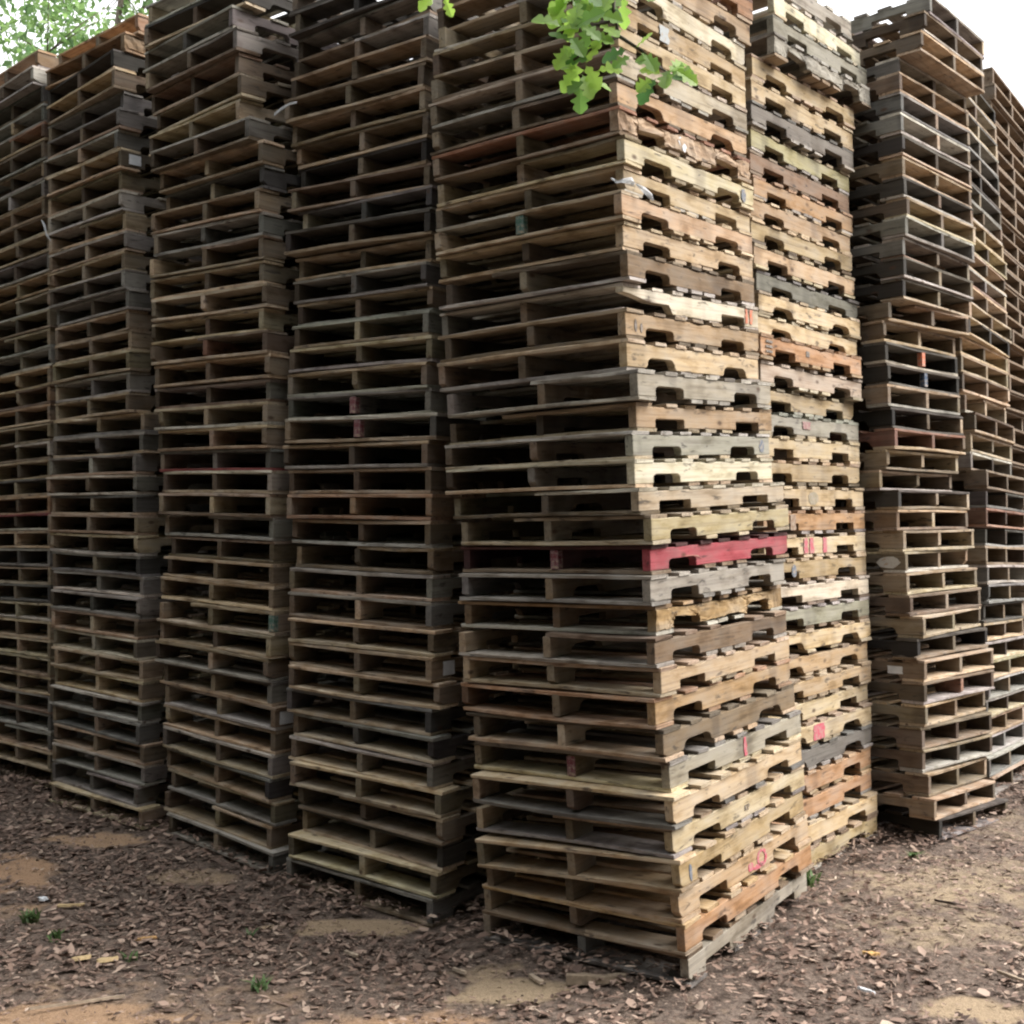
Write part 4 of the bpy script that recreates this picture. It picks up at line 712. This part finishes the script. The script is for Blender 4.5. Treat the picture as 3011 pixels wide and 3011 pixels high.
tree(-6.0, 17.5, 10.5, [(0, 0, 10.3, .9), (.6, .2, 9.5, .7), (-.9, 0, 9.9, .7), (.3, .3, 8.6, .8), (-.5, .2, 9.1, .7), (.9, 0, 10.9, .7)], 2100, 'sparse tree showing between the left stack tops')

WOOD_LEAF = leafy('shading_wood_leaf', (.022, .045, .018), (.055, .095, .032), .3)  # leaf colour kept dark so less low light enters the bays
def wood():  # unseen trees, added and shaped to keep skylight off the left faces
    V = []; F = []; T = []; tv = []; tf = []
    for k in range(WOOD_N):
        a = math.radians(WOOD_A0+(WOOD_A1-WOOD_A0)*k/(WOOD_N-1))+random.uniform(-.05, .05); d = random.uniform(9.5, 14.5); x, y = math.cos(a)*d+.5, math.sin(a)*d+5.; h = random.uniform(11, 16); gz = float(ground_z(x, y))
        tube(tv, tf, [Vector((x, y, gz-.3)), Vector((x+.1, y, gz+h*.4)), Vector((x+.2, y+.1, gz+h*.85))], .2, .06, 8)
        for b in range(34):
            zz = h*random.uniform(.03, 1.)**1.25; r = 2.6*(1-abs(zz/h-.5)*.8); c = np.array([x+random.gauss(0, 1)*r*.55, y+random.gauss(0, 1)*r*.55, gz+zz])
            n = 80; P = c+RNG.normal(0, .55, (n, 3)); D = RNG.normal(0, 1, (n, 3)); D /= np.linalg.norm(D, axis=1)[:, None]; Wd = np.cross(D, RNG.normal(0, 1, (n, 3))); Wd /= np.linalg.norm(Wd, axis=1)[:, None]; L = RNG.uniform(.12, .24, n)[:, None]
            q = len(V); Q = np.stack([P-D*L, P+Wd*L*.55, P+D*L, P-Wd*L*.55], 1).reshape(-1, 3); V += Q.tolist(); F += [[q+4*j, q+4*j+1, q+4*j+2, q+4*j+3] for j in range(n)]; T += RNG.uniform(.1, .9, n).tolist()
    # unseen crown of the oak the sprigs hang from, blobs placed to block sky
    tube(tv, tf, [Vector((-2.2, -2.6, -1)), Vector((-2.0, -2.3, 3.5)), Vector((-1.2, -1.2, 6.2)), Vector((.2, .6, 7.2))], .24, .08, 9)
    for (bx, by, bz, r) in OVERHEAD:
        for b in range(int(10*r)):
            c = np.array([bx, by, bz])+RNG.normal(0, .55, 3)*r*np.array([1, 1, .5]); n = 80
            P = c+RNG.normal(0, .5, (n, 3)); D = RNG.normal(0, 1, (n, 3)); D /= np.linalg.norm(D, axis=1)[:, None]; Wd = np.cross(D, RNG.normal(0, 1, (n, 3))); Wd /= np.linalg.norm(Wd, axis=1)[:, None]; L = RNG.uniform(.10, .2, n)[:, None]
            ok = (P[:, 2]-EYE) > np.maximum(P[:, 1], 0)*.62+2.2; P, D, Wd, L = P[ok], D[ok], Wd[ok], L[ok]; n = len(P)
            if not n: continue
            q = len(V); Q = np.stack([P-D*L, P+Wd*L*.55, P+D*L, P-Wd*L*.55], 1).reshape(-1, 3); V += Q.tolist(); F += [[q+4*j, q+4*j+1, q+4*j+2, q+4*j+3] for j in range(n)]; T += RNG.uniform(.1, .9, n).tolist()
    q = len(V); V += tv; F += [[q+i for i in f] for f in tf]; T += [0.]*len(tf)
    me = mesh_from('shading_wood', V, F, WOOD_LEAF); me.materials.append(BARK); me.polygons.foreach_set('material_index', [0]*(len(F)-len(tf))+[1]*len(tf))
    at = me.attributes.new('tint', 'FLOAT', 'FACE'); at.data.foreach_set('value', T)
    o = link(bpy.data.objects.new('shading_wood', me)); tag(o, 'unseen leafy wood added round the left and near side to block sky', 'wood', kind='stuff')
wood()

# ------------------------------------------------------------------ camera, light, world
g = DATA['cam']; pit, rol = g[1], g[2]
fw = Vector((0, math.cos(pit), math.sin(pit))); up = Vector((0, -math.sin(pit), math.cos(pit))); rt = Vector((1, 0, 0))
Rr = rt*math.cos(rol)+up*math.sin(rol); Uu = -rt*math.sin(rol)+up*math.cos(rol)
cam = bpy.data.cameras.new('camera'); co = link(bpy.data.objects.new('camera', cam))
M = Matrix((Rr, Uu, -fw)).transposed().to_4x4(); M.translation = (0, 0, EYE); co.matrix_world = M
cam.sensor_width = 36; cam.lens = 36*g[0]*3000/3011; cam.clip_end = 600; cam.clip_start = .05
sc = bpy.context.scene; sc.camera = co
sdir = Vector((math.sin(SUN_AZ)*math.cos(SUN_EL), math.cos(SUN_AZ)*math.cos(SUN_EL), math.sin(SUN_EL)))
sun = bpy.data.lights.new('sun', 'SUN'); sun.energy = SUN_E; sun.angle = math.radians(SUN_ANG); sun.color = (1., .965, .92)
so = link(bpy.data.objects.new('sun', sun)); so.rotation_euler = sdir.to_track_quat('Z', 'Y').to_euler()
w = bpy.data.worlds.new('World'); sc.world = w; w.use_nodes = True; nt = w.node_tree; nt.nodes.clear()
sky = nt.nodes.new('ShaderNodeTexSky'); sky.sky_type = 'NISHITA'; sky.sun_disc = False; sky.sun_elevation = SUN_EL; sky.sun_rotation = SUN_AZ; sky.air_density = 1.; sky.dust_density = 4.; sky.ozone_density = 1.
hs = nt.nodes.new('ShaderNodeHueSaturation'); hs.inputs['Saturation'].default_value = .30
bg = nt.nodes.new('ShaderNodeBackground'); bg.inputs[1].default_value = SKY_E; ow = nt.nodes.new('ShaderNodeOutputWorld')
nt.links.new(sky.outputs[0], hs.inputs['Color'])
# high white overcast in front of the blue: brighter towards the zenith, softly clouded
tc = nt.nodes.new('ShaderNodeTexCoord'); cn = N(nt, 'ShaderNodeTexNoise', Scale=2.2, Detail=5.); nt.links.new(tc.outputs['Generated'], cn.inputs['Vector'])
cl = ramp(nt, cn.outputs[0], [(.3, (CLOUD*.82, CLOUD*.83, CLOUD*.85)), (.7, (CLOUD*1.1, CLOUD*1.1, CLOUD*1.1))])
sx = nt.nodes.new('ShaderNodeSeparateXYZ'); nt.links.new(tc.outputs['Generated'], sx.inputs[0])
zen = math_(nt, 'ADD', math_(nt, 'MULTIPLY', math_(nt, 'MAXIMUM', sx.outputs[2], 0.), 1.1), .45)
zc = nt.nodes.new('ShaderNodeCombineColor'); [nt.links.new(zen, zc.inputs[q]) for q in range(3)]
nt.links.new(mixc(nt, 1., mixc(nt, .6, hs.outputs[0], cl), zc.outputs[0], 'MULTIPLY'), bg.inputs[0]); nt.links.new(bg.outputs[0], ow.inputs[0])
vs = sc.view_settings; vs.view_transform = 'Standard'; vs.look = 'None'; vs.gamma = 1; vs.use_curve_mapping = False; vs.exposure = EXPOSURE
sc.cycles.filter_width = FILTER
sc.cycles.max_bounces = 8; sc.cycles.diffuse_bounces = 3; sc.cycles.transparent_max_bounces = 8
